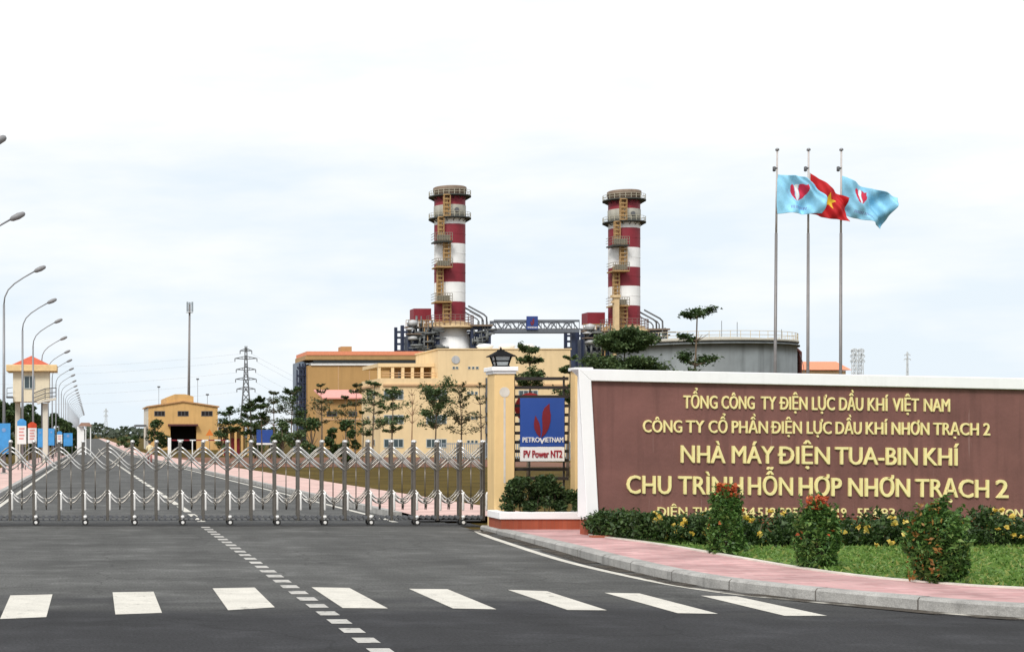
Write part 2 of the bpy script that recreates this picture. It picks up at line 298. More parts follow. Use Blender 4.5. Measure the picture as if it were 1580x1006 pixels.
# ------------------------------------------------------------------ mesh helpers
class MB:
    def __init__(s): s.v = []; s.f = []; s.m = []; s.s = []
    def add(s, vs, fs, mi=0, smooth=False):
        o = len(s.v); s.v += [tuple(v) for v in vs]
        for f in fs: s.f.append(tuple(i + o for i in f)); s.m.append(mi); s.s.append(smooth)
        return s
    def box(s, x0, x1, y0, y1, z0, z1, mi=0):
        v = [(x0, y0, z0), (x1, y0, z0), (x1, y1, z0), (x0, y1, z0), (x0, y0, z1), (x1, y0, z1), (x1, y1, z1), (x0, y1, z1)]
        return s.add(v, [(3, 2, 1, 0), (4, 5, 6, 7), (0, 1, 5, 4), (1, 2, 6, 5), (2, 3, 7, 6), (3, 0, 4, 7)], mi)
    def bar(s, a, b, r, n=6, mi=0, r2=None):
        return s.tube([a, b], [r, r if r2 is None else r2], n, mi)
    def tube(s, pts, rad, n=8, mi=0, cap=True):
        pts = [Vector(p) for p in pts]
        if not isinstance(rad, (list, tuple)): rad = [rad] * len(pts)
        vs = []; u = None
        for i, p in enumerate(pts):
            d = (pts[min(i + 1, len(pts) - 1)] - pts[max(i - 1, 0)]).normalized()
            if u is None:
                u = d.orthogonal().normalized()
            else:
                u = (u - d * u.dot(d)); u = u.normalized() if u.length > 1e-6 else d.orthogonal().normalized()
            wv = d.cross(u)
            for k in range(n):
                a = 2 * math.pi * k / n + math.pi / n
                vs.append(p + (u * math.cos(a) + wv * math.sin(a)) * rad[i])
        fs = []
        for i in range(len(pts) - 1):
            for k in range(n):
                fs.append((i * n + k, i * n + (k + 1) % n, (i + 1) * n + (k + 1) % n, (i + 1) * n + k))
        s.add(vs, fs, mi, n > 5)
        if cap:
            o = len(s.v) - len(vs)
            s.f.append(tuple(o + k for k in reversed(range(n)))); s.m.append(mi); s.s.append(False)
            o2 = o + (len(pts) - 1) * n
            s.f.append(tuple(o2 + k for k in range(n))); s.m.append(mi); s.s.append(False)
        return s
    def lathe(s, cx, cy, prof, n=32, mi=0, a0=0.0, a1=2 * math.pi, smooth=True):
        """prof: (r, z) or (r, z, material index of the band that starts here)"""
        full = abs(a1 - a0 - 2 * math.pi) < 1e-6
        k = n if full else n + 1
        vs = [(cx + p[0] * math.cos(a0 + (a1 - a0) * j / n), cy + p[0] * math.sin(a0 + (a1 - a0) * j / n), p[1]) for p in prof for j in range(k)]
        for i in range(len(prof) - 1):
            m = prof[i][2] if len(prof[i]) > 2 else mi
            fs = [(i * k + j, i * k + (j + 1) % k, (i + 1) * k + (j + 1) % k, (i + 1) * k + j) for j in range(n)]
            if i == 0: o = len(s.v); s.v += vs
            for f in fs: s.f.append(tuple(q + o for q in f)); s.m.append(m); s.s.append(smooth)
        return s
    def prism(s, poly, y0, y1, mi=0):
        """poly: (x, z) outline counter-clockwise seen from -Y, given depth y0..y1"""
        n = len(poly)
        vs = [(p[0], y0, p[1]) for p in poly] + [(p[0], y1, p[1]) for p in poly]
        fs = [tuple(range(n)), tuple(reversed(range(n, 2 * n)))] + [((i + 1) % n, i, n + i, n + (i + 1) % n) for i in range(n)]
        return s.add(vs, fs, mi)
    def build(s, name, mats, parent=None, bevel=0.0):
        if not isinstance(mats, (list, tuple)): mats = [mats]
        off = Vector((0, 0, 0)); p = parent
        while p is not None: off += p.location; p = p.parent
        me = bpy.data.meshes.new(name)
        me.from_pydata([(v[0] - off.x, v[1] - off.y, v[2] - off.z) for v in s.v], [], s.f)
        for m in mats: me.materials.append(m)
        me.polygons.foreach_set('material_index', s.m)
        me.polygons.foreach_set('use_smooth', s.s)
        me.update()
        o = bpy.data.objects.new(name, me); COL.objects.link(o)
        if parent is not None: o.parent = parent
        if bevel:
            b = o.modifiers.new('edge', 'BEVEL'); b.width = bevel; b.segments = 2; b.limit_method = 'ANGLE'; b.angle_limit = R(50)
        return o
def tag(o, label, cat, group=None, kind=None):
    if label: o['label'] = label
    if cat: o['category'] = cat
    if group: o['group'] = group
    if kind: o['kind'] = kind
    return o
def thing(name, label, cat, loc=(0, 0, 0), group=None):
    o = bpy.data.objects.new(name, None); o.empty_display_size = 0.2; COL.objects.link(o); o.location = loc
    return tag(o, label, cat, group)
def setting(o): o['kind'] = 'structure'; return o
def copy_tree(o, parent=None):
    c = o.copy(); COL.objects.link(c)
    if parent is not None: c.parent = parent
    for ch in list(o.children): copy_tree(ch, c)
    return c
def leaves(name, pts, size, material, parent=None, up=0.4, jit=0.5, aspect=0.5):
    """one mesh of small rhombic leaves at pts (world)"""
    pts = np.asarray(pts, float); n = len(pts)
    off = np.zeros(3); p = parent
    while p is not None: off += np.array(p.location); p = p.parent
    nrm = NR.normal(size=(n, 3)); nrm /= np.linalg.norm(nrm, axis=1)[:, None] + 1e-9
    nrm[:, 2] = np.abs(nrm[:, 2]) + up; nrm /= np.linalg.norm(nrm, axis=1)[:, None]
    t = NR.normal(size=(n, 3)); t -= nrm * (t * nrm).sum(1)[:, None]; t /= np.linalg.norm(t, axis=1)[:, None] + 1e-9
    b = np.cross(nrm, t)
    sz = size * (1 + jit * (NR.random(n) - 0.5) * 2)
    l = (t * sz[:, None]); q = b * (sz * aspect)[:, None]
    bend = nrm * (sz * 0.18)[:, None]
    c = pts - off
    V = np.stack([c - l * 0.5 - bend, c + q * 0.5, c + l * 0.5 - bend, c - q * 0.5], 1).reshape(-1, 3)
    me = bpy.data.meshes.new(name)
    me.vertices.add(4 * n); me.vertices.foreach_set('co', V.astype(np.float32).ravel())
    me.loops.add(4 * n); me.loops.foreach_set('vertex_index', np.arange(4 * n, dtype=np.int32))
    me.polygons.add(n); me.polygons.foreach_set('loop_start', np.arange(0, 4 * n, 4, dtype=np.int32))
    me.polygons.foreach_set('loop_total', np.full(n, 4, dtype=np.int32))
    me.update(calc_edges=True); me.validate()
    me.materials.append(material)
    o = bpy.data.objects.new(name, me); COL.objects.link(o)
    if parent is not None: o.parent = parent
    return o
def letters(bm, body, x0, x1, z0, cap, y, depth, bold, tilt=0.0):
    """raised letters standing in an XZ plane, facing -Y; strokes are thickened by slightly staggered copies"""
    import bmesh
    c = bpy.data.curves.new('letters', 'FONT'); dbar = body.startswith('Đ'); c.body = body.replace('Đ', 'D'); c.size = 1.0; c.extrude = 0.5; c.resolution_u = 3
    c.offset = 0.006 if ('Ơ' in body or 'Ợ' in body) else 0.0
    o = bpy.data.objects.new('letters', c); COL.objects.link(o)
    bpy.context.view_layer.update()
    src = bpy.data.meshes.new_from_object(o.evaluated_get(bpy.context.evaluated_depsgraph_get()))
    bpy.data.objects.remove(o)
    co = np.array([v.co[:] for v in src.vertices]); sz = cap / 0.70; b = bold * sz
    mn = co[:, 0].min(); sx = (x1 - x0 - 2 * b) / (co[:, 0].max() - mn)
    for k, (dx, dz) in enumerate(((0, 0), (-b, 0), (b, 0), (0, -b * .7), (0, b * .7)) if bold else ((0, 0),)):
        me = src.copy()
        for v, q in zip(me.vertices, co):
            x = x0 + b + (q[0] - mn) * sx + dx
            v.co = Vector((x, y + 0.0 - (depth + 0.0012 * k) * (0.5 + q[2]), z0 + q[1] * sz + (x - x0) * tilt + dz))
        bm.from_mesh(me); bpy.data.meshes.remove(me)
    if dbar:                                  # the stroke through the Vietnamese D
        ya, yb, xa, xb, za, zb = y - depth * 1.0 - 0.008, y, x0 - 0.055 * sz, x0 + 0.24 * sz, z0 + 0.315 * sz - b, z0 + 0.40 * sz + b
        mb_ = MB().box(xa, xb, ya, yb, za, zb); vs = [bm.verts.new(v) for v in mb_.v]
        for f in mb_.f: bm.faces.new([vs[i] for i in f])
    bpy.data.meshes.remove(src)
def text(words, name, y, material, parent, depth=0.03, bold=0.02):
    """words: (body, x0, x1, z0, cap, tilt) in the parent's axes; one line of lettering, one mesh"""
    import bmesh
    bm = bmesh.new()
    for body, x0, x1, z0, cap, tilt in words: letters(bm, body, x0, x1, z0, cap, y, depth, bold, tilt)
    me = bpy.data.meshes.new(name); bm.to_mesh(me); bm.free()
    me.polygons.foreach_set('use_smooth', [False] * len(me.polygons))
    me.materials.clear(); me.materials.append(material)
    q = bpy.data.objects.new(name, me); COL.objects.link(q); q.parent = parent
    return q
def strip(name, x0, x1, y0, y1, off, material, extra=()):
    """a sheet that follows the fall of the site"""
    ys = sorted({y0, y1, *[y for y in (32.0, 232.0, *extra) if y0 < y < y1]})
    m = MB()
    for a, b in zip(ys[:-1], ys[1:]):
        m.add([(x0, a, gz(a) + off), (x1, a, gz(a) + off), (x1, b, gz(b) + off), (x0, b, gz(b) + off)], [(0, 1, 2, 3)])
    return setting(m.build(name, material))
def smooth(pts, k=6):
    P = [Vector((*p, 0)) for p in pts]; o = []
    for i in range(len(P) - 1):
        a, b, c, d = P[max(i - 1, 0)], P[i], P[i + 1], P[min(i + 2, len(P) - 1)]
        for j in range(k):
            t = j / k
            o.append(0.5 * ((2 * b) + (c - a) * t + (2 * a - 5 * b + 4 * c - d) * t * t + (3 * b - a - 3 * c + d) * t ** 3))
    o.append(P[-1])
    return o
def offset(line, d):
    o = []
    for i, p in enumerate(line):
        t = (line[min(i + 1, len(line) - 1)] - line[max(i - 1, 0)]).normalized()
        o.append(p + Vector((-t.y, t.x, 0)) * d)
    return o
def ribbon(name, a, b, z, material):
    m = MB(); n = len(a)
    zz = z if callable(z) else (lambda p: z)
    m.add([(p.x, p.y, zz(p)) for p in a] + [(p.x, p.y, zz(p)) for p in b], [(i, i + 1, n + i + 1, n + i) for i in range(n - 1)])
    return setting(m.build(name, material))
# ================================================================== SETTING
# ground: one sheet to the horizon
strip('ground', -5000, 5000, -80, 6000, -0.02, M_EARTH)
strip('forecourt_road', -30, 7.0, -30, 32, 0.0, M_ASPH)
# wide apron under the right-hand kerb (the kerb and pavement stand on it)
m = MB(); m.add([(7.0, -30, 0), (60, -30, 0), (60, 16.5, 0), (7.0, 27.5, 0)], [(0, 1, 2, 3)]); setting(m.build('cross_street', M_ASPH))
strip('inner_road', -2.5, 6.3, 32, 900, 0.0, M_ASPH)
setting(MB().box(-4, 7.4, 29.25, 30.15, -0.05, 0.006).build('gate_shade', M_GSHADE))  # dark strip below the gate: its soft shadow band put into the colour
# right-hand kerb sweeping round the corner
KL = smooth([(7.12, 28.2), (7.10, 26.75), (6.99, 23.6), (6.88, 20.4), (6.98, 17.9), (7.46, 16.5), (8.06, 15.56), (8.84, 14.7), (11.5, 13.2), (18, 12.2), (40, 11.5)], 8)
def kh(p): return 0.13 if p.y < 22 else 0.13 - 0.05 * min(1.0, (p.y - 22) / 5.0)
K2 = offset(KL, 0.03); K3 = offset(KL, 0.20)
mk = MB(); n = len(KL)
mk.add([(p.x, p.y, -0.03) for p in KL] + [(p.x, p.y, kh(p) - 0.025) for p in KL] + [(p.x, p.y, kh(p)) for p in K2] + [(p.x, p.y, kh(p)) for p in K3] + [(p.x, p.y, -0.03) for p in K3],
       [(r * n + i, r * n + i + 1, (r + 1) * n + i + 1, (r + 1) * n + i) for r in range(4) for i in range(n - 1)])
setting(mk.build('kerb', M_KERB))
IN = smooth([(9.2, 28.2), (8.6, 26.75), (8.15, 25.4), (8.32, 23.2), (8.42, 20.8), (8.52, 18.8), (8.75, 17.6), (9.15, 16.85), (9.8, 16.2), (12.5, 14.9), (19, 13.9), (40, 13.2)], 8)
m_in = IN[:]
# resample both lines to the same count
def resample(line, n):
    d = [0.0]
    for a, b in zip(line[:-1], line[1:]): d.append(d[-1] + (b - a).length)
    o = []; j = 0
    for i in range(n):
        s_ = d[-1] * i / (n - 1)
        while j < len(d) - 2 and d[j + 1] < s_: j += 1
        t = (s_ - d[j]) / max(d[j + 1] - d[j], 1e-9); o.append(line[j].lerp(line[j + 1], t))
    return o
A = resample(K3, 90); B = resample(IN, 90)
ribbon('pavement', A, B, lambda p: kh(p) - 0.006, M_PAVE)
B2 = offset(B, 0.09)
me_ = MB(); n = 90
me_.add([(p.x, p.y, kh(p) - 0.03) for p in B] + [(p.x, p.y, kh(p) + 0.012) for p in B] + [(p.x, p.y, kh(p) + 0.012) for p in B2] + [(p.x, p.y, kh(p) - 0.03) for p in B2],
        [(r * n + i, r * n + i + 1, (r + 1) * n + i + 1, (r + 1) * n + i) for r in range(3) for i in range(n - 1)])
setting(me_.build('pavement_edging', M_EDGE))
C = [Vector((max(p.x + 3, 40) if i > 88 else p.x + 0.0, p.y, 0)) for i, p in enumerate(B2)]
ml = MB(); ml.add([(p.x, p.y, 0.12) for p in B2] + [(45, max(p.y, 14), 0.12) for p in B2], [(i, n + i, n + i + 1, i + 1) for i in range(n - 1)])
setting(ml.build('lawn', M_LAWN))
# lawn blades in front of the hedge
k = 26000
gx = NR.uniform(8.6, 15.5, k); gy = NR.uniform(15.6, 23.2, k)
bx = np.array([p.x for p in B2]); by = np.array([p.y for p in B2])
o_ = np.argsort(by); lim = np.interp(gy, by[o_], bx[o_])
keep = gx > lim + 0.03
gp = np.stack([gx, gy, np.full(k, 0.14)], 1)[keep]
gp[:, 2] += 0.02 * np.sin(gp[:, 0] * 5 + 2 * np.sin(gp[:, 1] * 3)) * np.sin(gp[:, 1] * 6)
g_ = leaves('lawn_grass', gp, 0.085, L_GRASS, up=-0.15, aspect=0.28); g_['kind'] = 'stuff'
M_DIRT = mat('gutter_dirt', (0.045, 0.036, 0.026), 0.95, var=0.4, scale=4)
_t = M_DIRT.node_tree; _tc = N(_t, 'ShaderNodeTexCoord'); _n = N(_t, 'ShaderNodeTexNoise'); _n.inputs['Scale'].default_value = 2.2; _n.inputs['Detail'].default_value = 8
_t.links.new(_tc.outputs['Object'], _n.inputs['Vector']); _r = N(_t, 'ShaderNodeMapRange'); _r.inputs[1].default_value, _r.inputs[2].default_value = 0.38, 0.56
_t.links.new(_n.outputs[0], _r.inputs[0]); _t.links.new(_r.outputs[0], _t.nodes['Principled BSDF'].inputs['Alpha'])
ribbon('gutter', offset(KL, -0.24), KL, 0.008, M_DIRT)
mj = MB(); acc = 0.0
for a_, b_ in zip(range(0, len(KL) - 1), range(1, len(KL))):
    acc += (KL[b_] - KL[a_]).length
    if acc > 1.0:
        acc = 0.0; p, q, r_ = KL[b_], K2[b_], K3[b_]; d = (KL[b_] - KL[a_]).normalized() * 0.007; zz = kh(p) + 0.002
        nrm = (p - q).normalized() * 0.003
        mj.add([tuple(p + nrm - d), tuple(p + nrm + d), (p.x + nrm.x + d.x, p.y + nrm.y + d.y, zz - 0.026), (p.x + nrm.x - d.x, p.y + nrm.y - d.y, zz - 0.026), (q.x + d.x, q.y + d.y, zz), (q.x - d.x, q.y - d.y, zz), (r_.x + d.x, r_.y + d.y, zz), (r_.x - d.x, r_.y - d.y, zz)],
               [(0, 1, 2, 3), (3, 2, 4, 5), (5, 4, 6, 7)])
setting(mj.build('kerb_joints', M_DIRT2 if 'M_DIRT2' in globals() else mat('joint_dark', (0.12, 0.11, 0.10), 0.95)))  # thin dark slits across the kerb mark its joints
# inner pavements and kerbs
for nm, x0, x1 in (('inner_kerb_right', 6.3, 6.47), ('inner_kerb_left', -2.67, -2.5)):
    mk = MB(); ys = [32.0, 232.0, 900.0]
    for a, b in zip(ys[:-1], ys[1:]):
        v = [(x, y, gz(y) + z) for y in (a, b) for x, z in ((x0, -0.03), (x0, 0.13), (x1, 0.13), (x1, -0.03))]
        mk.add(v, [(0, 4, 5, 1), (1, 5, 6, 2), (2, 6, 7, 3), (3, 2, 1, 0)])
    setting(mk.build(nm, M_KERB))
strip('inner_pavement_right', 6.47, 9.0, 30.5, 900, 0.124, M_PAVE2)
strip('inner_pavement_left', -5.2, -2.67, 30.5, 900, 0.124, M_PAVE2)
strip('bare_soil', 9.05, 40, 105, 185, 0.004, mat('red_soil', (0.15, 0.058, 0.026), 0.95, var=0.4, scale=0.3, fine=0.3))
# painted markings
def gquad(m, q):
    v = []
    for px, py in q:
        Y = EYE * F / (py - HY); v.append((X(px, Y), Y, 0.004))
    m.add(v, [(0, 1, 2, 3)])
cw = MB()
for q in ([(0, 955), (71.5, 952), (81, 917), (16, 918.6)], [(178, 948), (250, 945.5), (237, 912.8), (173.7, 913.8)],
          [(352, 941.4), (424, 937), (393, 906.4), (328, 907.7)], [(528.8, 938), (598.6, 938.7), (539, 907), (480.6, 906)],
          [(699, 938.7), (766, 940), (690.5, 909), (631, 908.4)], [(875.6, 941), (936.7, 941.6), (843.7, 912), (783.6, 910)],
          [(1045.7, 946), (1108, 947), (987, 915.6), (932.5, 914.5)], [(1210.5, 950), (1276, 950), (1136, 920), (1081, 919)],
          [(-178, 960), (-104, 957), (-68, 921), (-134, 922)]):
    gquad(cw, q)
setting(cw.build('crosswalk_marking', M_PAINT))
dm = MB(); y = 11.0
while y < 29.0:
    x = 2.36 - 0.010 * max(0, y - 12); wd = 0.095 if y < 20 else 0.08
    dm.add([(x - wd, y, 0.004), (x + wd, y, 0.004), (x + wd, y + 0.33, 0.004), (x - wd, y + 0.33, 0.004)], [(0, 1, 2, 3)])
    y += 0.655
setting(dm.build('centre_line_dashes', M_DASH))
cm = MB(); y = 30.6
while y < 320:
    a, b = y, y + 3.2
    cm.add([(2.17, a, gz(a) + 0.006), (2.33, a, gz(a) + 0.006), (2.33, b, gz(b) + 0.006), (2.17, b, gz(b) + 0.006)], [(0, 1, 2, 3)]); y += 4.2
setting(cm.build('inner_centre_line', M_PAINT))
strip('inner_edge_line_left', -2.22, -2.1, 30.5, 400, 0.005, M_PAINT)
strip('inner_edge_line_right', 5.98, 6.1, 30.5, 400, 0.005, M_PAINT)
WL = smooth([(6.95, 28.1), (6.76, 26.8), (6.63, 25.0), (6.46, 21.2), (6.60, 18.5), (6.86, 17.2), (7.22, 16.45), (7.72, 15.75), (8.75, 14.65), (11.4, 13.12), (18, 12.1)], 8)
ribbon('edge_line', WL, offset(WL, 0.12), 0.004, M_PAINT)
# ================================================================== GATE
GY = 29.5
gpx = [-95.5, -58.5, -21.5, 15.5, 52, 91, 128, 166, 204, 241, 278, 313.5, 351, 387.5, 424, 460, 497, 532.5, 568, 604, 639, 675, 710, 746]
gX = [X(p, GY) for p in gpx]
gate = thing('retractable_gate', 'long stainless steel retractable gate of posts and crossed bars closing the driveway', 'gate', (gX[0], GY, 0))
DEP = 0.14
def post_proto():
    x = gX[0]; m = MB()
    for yy in (GY, GY + DEP):
        m.box(x - 0.028, x + 0.028, yy - 0.022, yy + 0.022, 0.09, 1.56)
    for z in (0.14, 0.62, 1.10, 1.46):
        m.box(x - 0.018, x + 0.018, GY + 0.026, GY + DEP - 0.026, z - 0.02, z + 0.02)
    m.bar((x, GY + 0.03, 1.53), (x, GY + DEP - 0.03, 1.53), 0.03, 8)
    p = m.build('post', M_STEEL, gate, 0.008)
    for yy in (GY, GY + DEP):
        c = MB(); c.lathe(x + 0.008, yy, [(0.0, 1.62), (0.02, 1.616), (0.034, 1.602), (0.038, 1.582), (0.038, 1.561), (0.0, 1.561)][::-1], 12)
        c.build('cap', M_CAPST, p)
    s = MB()
    s.tube([(x + 0.045, GY - 0.05, 0.285), (x + 0.045, GY - 0.05, 0.3), (x + 0.045, GY - 0.05, 0.58), (x + 0.054, GY - 0.05, 0.61), (x + 0.062, GY - 0.045, 0.635)], [0.016, 0.021, 0.021, 0.019, 0.012], 8)
    s.build('sleeve', M_SLEEVE, p)
    return p
def wheel_on(p, x):
    off = -Vector(gate.location) - Vector(p.location)
    for yy in (GY - 0.055, GY + DEP + 0.055):
        m = MB()
        m.tube([(x + 0.045, yy - 0.022, 0.062), (x + 0.045, yy + 0.022, 0.062)], 0.062, 14)
        m.tube([(x + 0.045, yy - 0.03, 0.062), (x + 0.045, yy + 0.03, 0.062)], 0.03, 10, 1)
        m.bar((x + 0.045, yy, 0.062), (x + 0.03, yy, 0.19), 0.02, 6, 1)
        m.lathe(x + 0.045, yy - 0.01, [(0.0, 0.13), (0.03, 0.14), (0.036, 0.165), (0.026, 0.19), (0.0, 0.197)], 10, 1)
        me = m.build('wheel', [M_RUBBER, M_SLEEVE])
        me.data.transform(Matrix.Translation(off)); me.parent = p
pp = post_proto()
posts = [pp]
for i, x in enumerate(gX[1:], 1):
    c = copy_tree(pp, gate); c.location = (x - gX[0], 0, 0); posts.append(c)
for i, (p, x) in enumerate(zip(posts, gX)):
    if i % 2 == 0: wheel_on(p, x)
def scurve(x0, z0, x1, z1, y, bow=0.035, n=7):
    o = []
    for j in range(n):
        t = j / (n - 1); o.append((x0 + (x1 - x0) * t, y, z0 + (z1 - z0) * t + bow * math.sin(2 * math.pi * t)))
    return o
for i in range(len(gX) - 1):
    x0, x1 = gX[i] + 0.02, gX[i + 1] - 0.02; xm = (x0 + x1) / 2; yf, yb = GY - 0.042, GY + DEP + 0.04
    bw = 0.026 - 0.024 * i / 22
    for y_, ra, ma in ((yf, 0.0125, 0), (yb, 0.011, 1)):
        m = MB()
        for dz in (0.0, 0.075):
            m.tube(scurve(x0, 1.41 + dz, x1, 1.05 + dz, y_, bw), ra, 6, 0)
            m.tube(scurve(x0, 1.05 + dz, x1, 1.41 + dz, y_ + 0.02, -bw), ra, 6, 1)  # falling bars bright, rising bars dim: highlights painted by choice of steel
        m.bar((xm, y_ - 0.015, 1.262), (xm, y_ + 0.035, 1.262), 0.028, 8, 1)
        m.build('lattice', [M_BRIGHT, M_LATT], gate)
        m = MB()
        for dz, rr in ((0.0, 0.0145), (0.05, 0.012)):
            pts = [(x0 + (x1 - x0) * t, y_, 0.62 + dz - (0.17 + (0.03 if dz == 0 else 0)) * math.sin(math.pi * t) ** 0.9) for t in [j / 10 for j in range(11)]]
            m.tube(pts[:5], rr * .92, 6, 0); m.tube(pts[4:], rr * .9, 6, 1)  # bright stretch beside each post is a highlight put into the colour
        m.bar((xm, y_ - 0.012, 0.42), (xm, y_ + 0.012, 0.51), 0.016, 6, 1)
        m.build('garland', [M_SLEEVE if ma == 0 else M_LATT, M_LATT], gate)
    m = MB(); ym = GY + DEP * 0.5
    m.bar((xm, ym, 0.30), (xm, ym, 1.22), 0.011, 6)
    m.tube([(xm, yf, 0.46), (xm, yf, 0.38), (xm, yf, 0.30)], [0.012, 0.02, 0.006], 6)
    m.bar((xm, yf, 0.46), (xm, yb, 0.46), 0.01, 6); m.bar((xm, yf, 1.22), (xm, yb, 1.22), 0.012, 6)
    m.build('picket', M_STEEL, gate)
    m = MB()
    for yy in (GY - 0.01, GY + DEP + 0.01):
        m.box(gX[i] + 0.05, gX[i + 1] - 0.05, yy - 0.012, yy + 0.012, 0.085, 0.10)
        for j in range(4):
            xx = gX[i] + (gX[i + 1] - gX[i]) * (j + 0.5) / 4
            m.bar((xx, yy - 0.03, 0.155), (xx, yy + 0.03, 0.155), 0.036, 8)
            m.bar((xx, yy, 0.09), (xx, yy, 0.15), 0.008, 5)
        m.bar((gX[i] + 0.05, yy, 0.155), (gX[i + 1] - 0.05, yy, 0.155), 0.009, 6)
    m.build('chain_rail', M_DGREY, gate)
# ================================================================== ENTRANCE PILLARS, SCREEN, PLANTER
YP = 27.9
px0, px1 = X(763, YP), X(794, YP)
pil = thing('gate_pillar', 'tall yellow pillar with white cap and inlaid stripe at the end of the gate', 'pillar', (px0, YP, 0))
m = MB(); m.box(px0, px1, YP, YP + 0.5, -0.03, Z(577, YP)); m.build('shaft', M_YEL, pil, 0.012)
m = MB(); e = 0.055
zc = Z(577, YP)
m.box(px0 - e, px1 + e, YP - e, YP + 0.5 + e, zc + 0.05, zc + 0.13); m.box(px0 - 0.025, px1 + 0.025, YP - 0.025, YP + 0.525, zc, zc + 0.05)
m.build('cap', M_WHITE, pil, 0.012)
m = MB(); xc = X(778.5, YP)
m.tube([(xc, YP - 0.006, Z(605, YP)), (xc, YP + 0.002, Z(605, YP))], 0.092, 24)
m.box(xc - 0.017, xc + 0.017, YP - 0.005, YP + 0.001, Z(745, YP), Z(614, YP))
m.build('inlay', M_EDGE, pil)
lan = thing('pillar_lantern', 'black iron lantern with pitched roof standing on the yellow gate pillar', 'lantern', ((px0 + px1) / 2, YP + 0.25, zc + 0.13))
lx, ly, lz = (px0 + px1) / 2, YP + 0.25, zc + 0.13
m = MB(); m.box(lx - 0.13, lx + 0.13, ly - 0.13, ly + 0.13, lz, lz + 0.03)
for sx in (-1, 1):
    for sy in (-1, 1): m.bar((lx + sx * 0.105, ly + sy * 0.105, lz + 0.03), (lx + sx * 0.15, ly + sy * 0.15, lz + 0.19), 0.016, 5)
    m.bar((lx + sx * 0.125, ly - 0.125, lz + 0.11), (lx + sx * 0.125, ly + 0.125, lz + 0.11), 0.012, 5)
    m.bar((lx - 0.125, ly + sx * 0.125, lz + 0.11), (lx + 0.125, ly + sx * 0.125, lz + 0.11), 0.012, 5)
m.build('frame', M_BLACK, lan)
m = MB()
m.add([(lx - 0.1, ly - 0.1, lz + 0.03), (lx + 0.1, ly - 0.1, lz + 0.03), (lx + 0.1, ly + 0.1, lz + 0.03), (lx - 0.1, ly + 0.1, lz + 0.03),
       (lx - 0.14, ly - 0.14, lz + 0.19), (lx + 0.14, ly - 0.14, lz + 0.19), (lx + 0.14, ly + 0.14, lz + 0.19), (lx - 0.14, ly + 0.14, lz + 0.19)],
      [(0, 1, 5, 4), (1, 2, 6, 5), (2, 3, 7, 6), (3, 0, 4, 7)]); m.build('glass', M_GLASS, lan)
m = MB()
def pyr(m, x, y, z0, r0, z1, r1, mi=0):
    m.add([(x - r0, y - r0, z0), (x + r0, y - r0, z0), (x + r0, y + r0, z0), (x - r0, y + r0, z0), (x - r1, y - r1, z1), (x + r1, y - r1, z1), (x + r1, y + r1, z1), (x - r1, y + r1, z1)],
          [(3, 2, 1, 0), (4, 5, 6, 7), (0, 1, 5, 4), (1, 2, 6, 5), (2, 3, 7, 6), (3, 0, 4, 7)], mi)
pyr(m, lx, ly, lz + 0.19, 0.22, lz + 0.215, 0.20); pyr(m, lx, ly, lz + 0.2152, 0.19, lz + 0.29, 0.07); pyr(m, lx, ly, lz + 0.2902, 0.06, lz + 0.32, 0.05)
m.bar((lx, ly, lz + 0.32), (lx, ly, lz + 0.37), 0.022, 8, 0, 0.006); m.build('roof', M_BLACK, lan)
# second pillar at the sign wall
Y2 = 27.6
qx0, qx1 = X(888, Y2), X(899, Y2) + 0.15
p2 = thing('gate_pillar', 'plain yellow pillar between slatted screen and maroon sign wall', 'pillar', (qx0, Y2, 0))
MB().box(qx0, qx1, Y2, Y2 + 0.3, 0.0, Z(572, Y2)).build('shaft', M_YEL, p2, 0.012)
MB().box(qx0 - 0.03, qx1 + 0.03, Y2 - 0.03, Y2 + 0.33, Z(572, Y2), Z(567, Y2) ).build('cap', M_WHITE, p2, 0.008)
# slatted screen
YS = 28.05
scr = thing('slatted_screen', 'open screen of dark horizontal slats between two yellow pillars', 'screen', (px1, YS, 0))
py = 584.0
while py < 745:
    z = Z(py, YS); MB().box(px1 + 0.002, qx0 - 0.002 + 0.02, YS, YS + 0.05, z - 0.028, z + 0.028).build('slat', M_SLAT, scr); py += 14.0
for xx in (px1 + 0.05, qx0 - 0.05):
    MB().box(xx - 0.015, xx + 0.015, YS + 0.051, YS + 0.08, 0.2, Z(580, YS)).build('upright', M_SLAT, scr)
# emblem outline helpers (px in the photograph, fitted to a plane)
PET_L = [(826, 641), (824.5, 648), (823.6, 654), (824.5, 662), (828, 669), (833, 675), (834, 668), (833.4, 660), (831.5, 652)]
PET_R = [(847.5, 622.5), (840, 629), (837, 636), (836.2, 645), (836.8, 655), (837, 664), (835, 675), (842, 668.5), (846.5, 660), (849, 650), (849.6, 640), (848, 632)]
YB = 27.9
sg = thing('company_sign', 'blue sign with red flame emblem and white name strip mounted on the dark slats', 'sign', (X(803, YB), YB, Z(712, YB)))
MB().box(X(803, YB), X(871, YB), YB, YB + 0.04, Z(689, YB), Z(614, YB)).build('blue_panel', M_BLUE, sg, 0.004)
MB().box(X(803, YB), X(871, YB), YB, YB + 0.04, Z(711.5, YB), Z(689.6, YB)).build('name_strip', M_SIGNW, sg, 0.004)
m = MB()
for P in (PET_L, PET_R):
    m.prism([(X(a, YB), Z(b, YB)) for a, b in P], YB - 0.012, YB - 0.001)
m.build('emblem', M_RED, sg)
off = sg.location
def local_text(body, a, b, base, top, Yq, mt, par, depth=0.01, bold=0.02, name='lettering'):
    return text([(body, X(a, Yq) - par.location.x, X(b, Yq) - par.location.x, Z(base, Yq) - par.location.z, Z(top, Yq) - Z(base, Yq), 0.0)], name, Yq - 0.001 - par.location.y, mt, par, depth, bold)
local_text('PETRO', 806, 832.5, 682, 674.5, YB, M_SIGNW, sg)
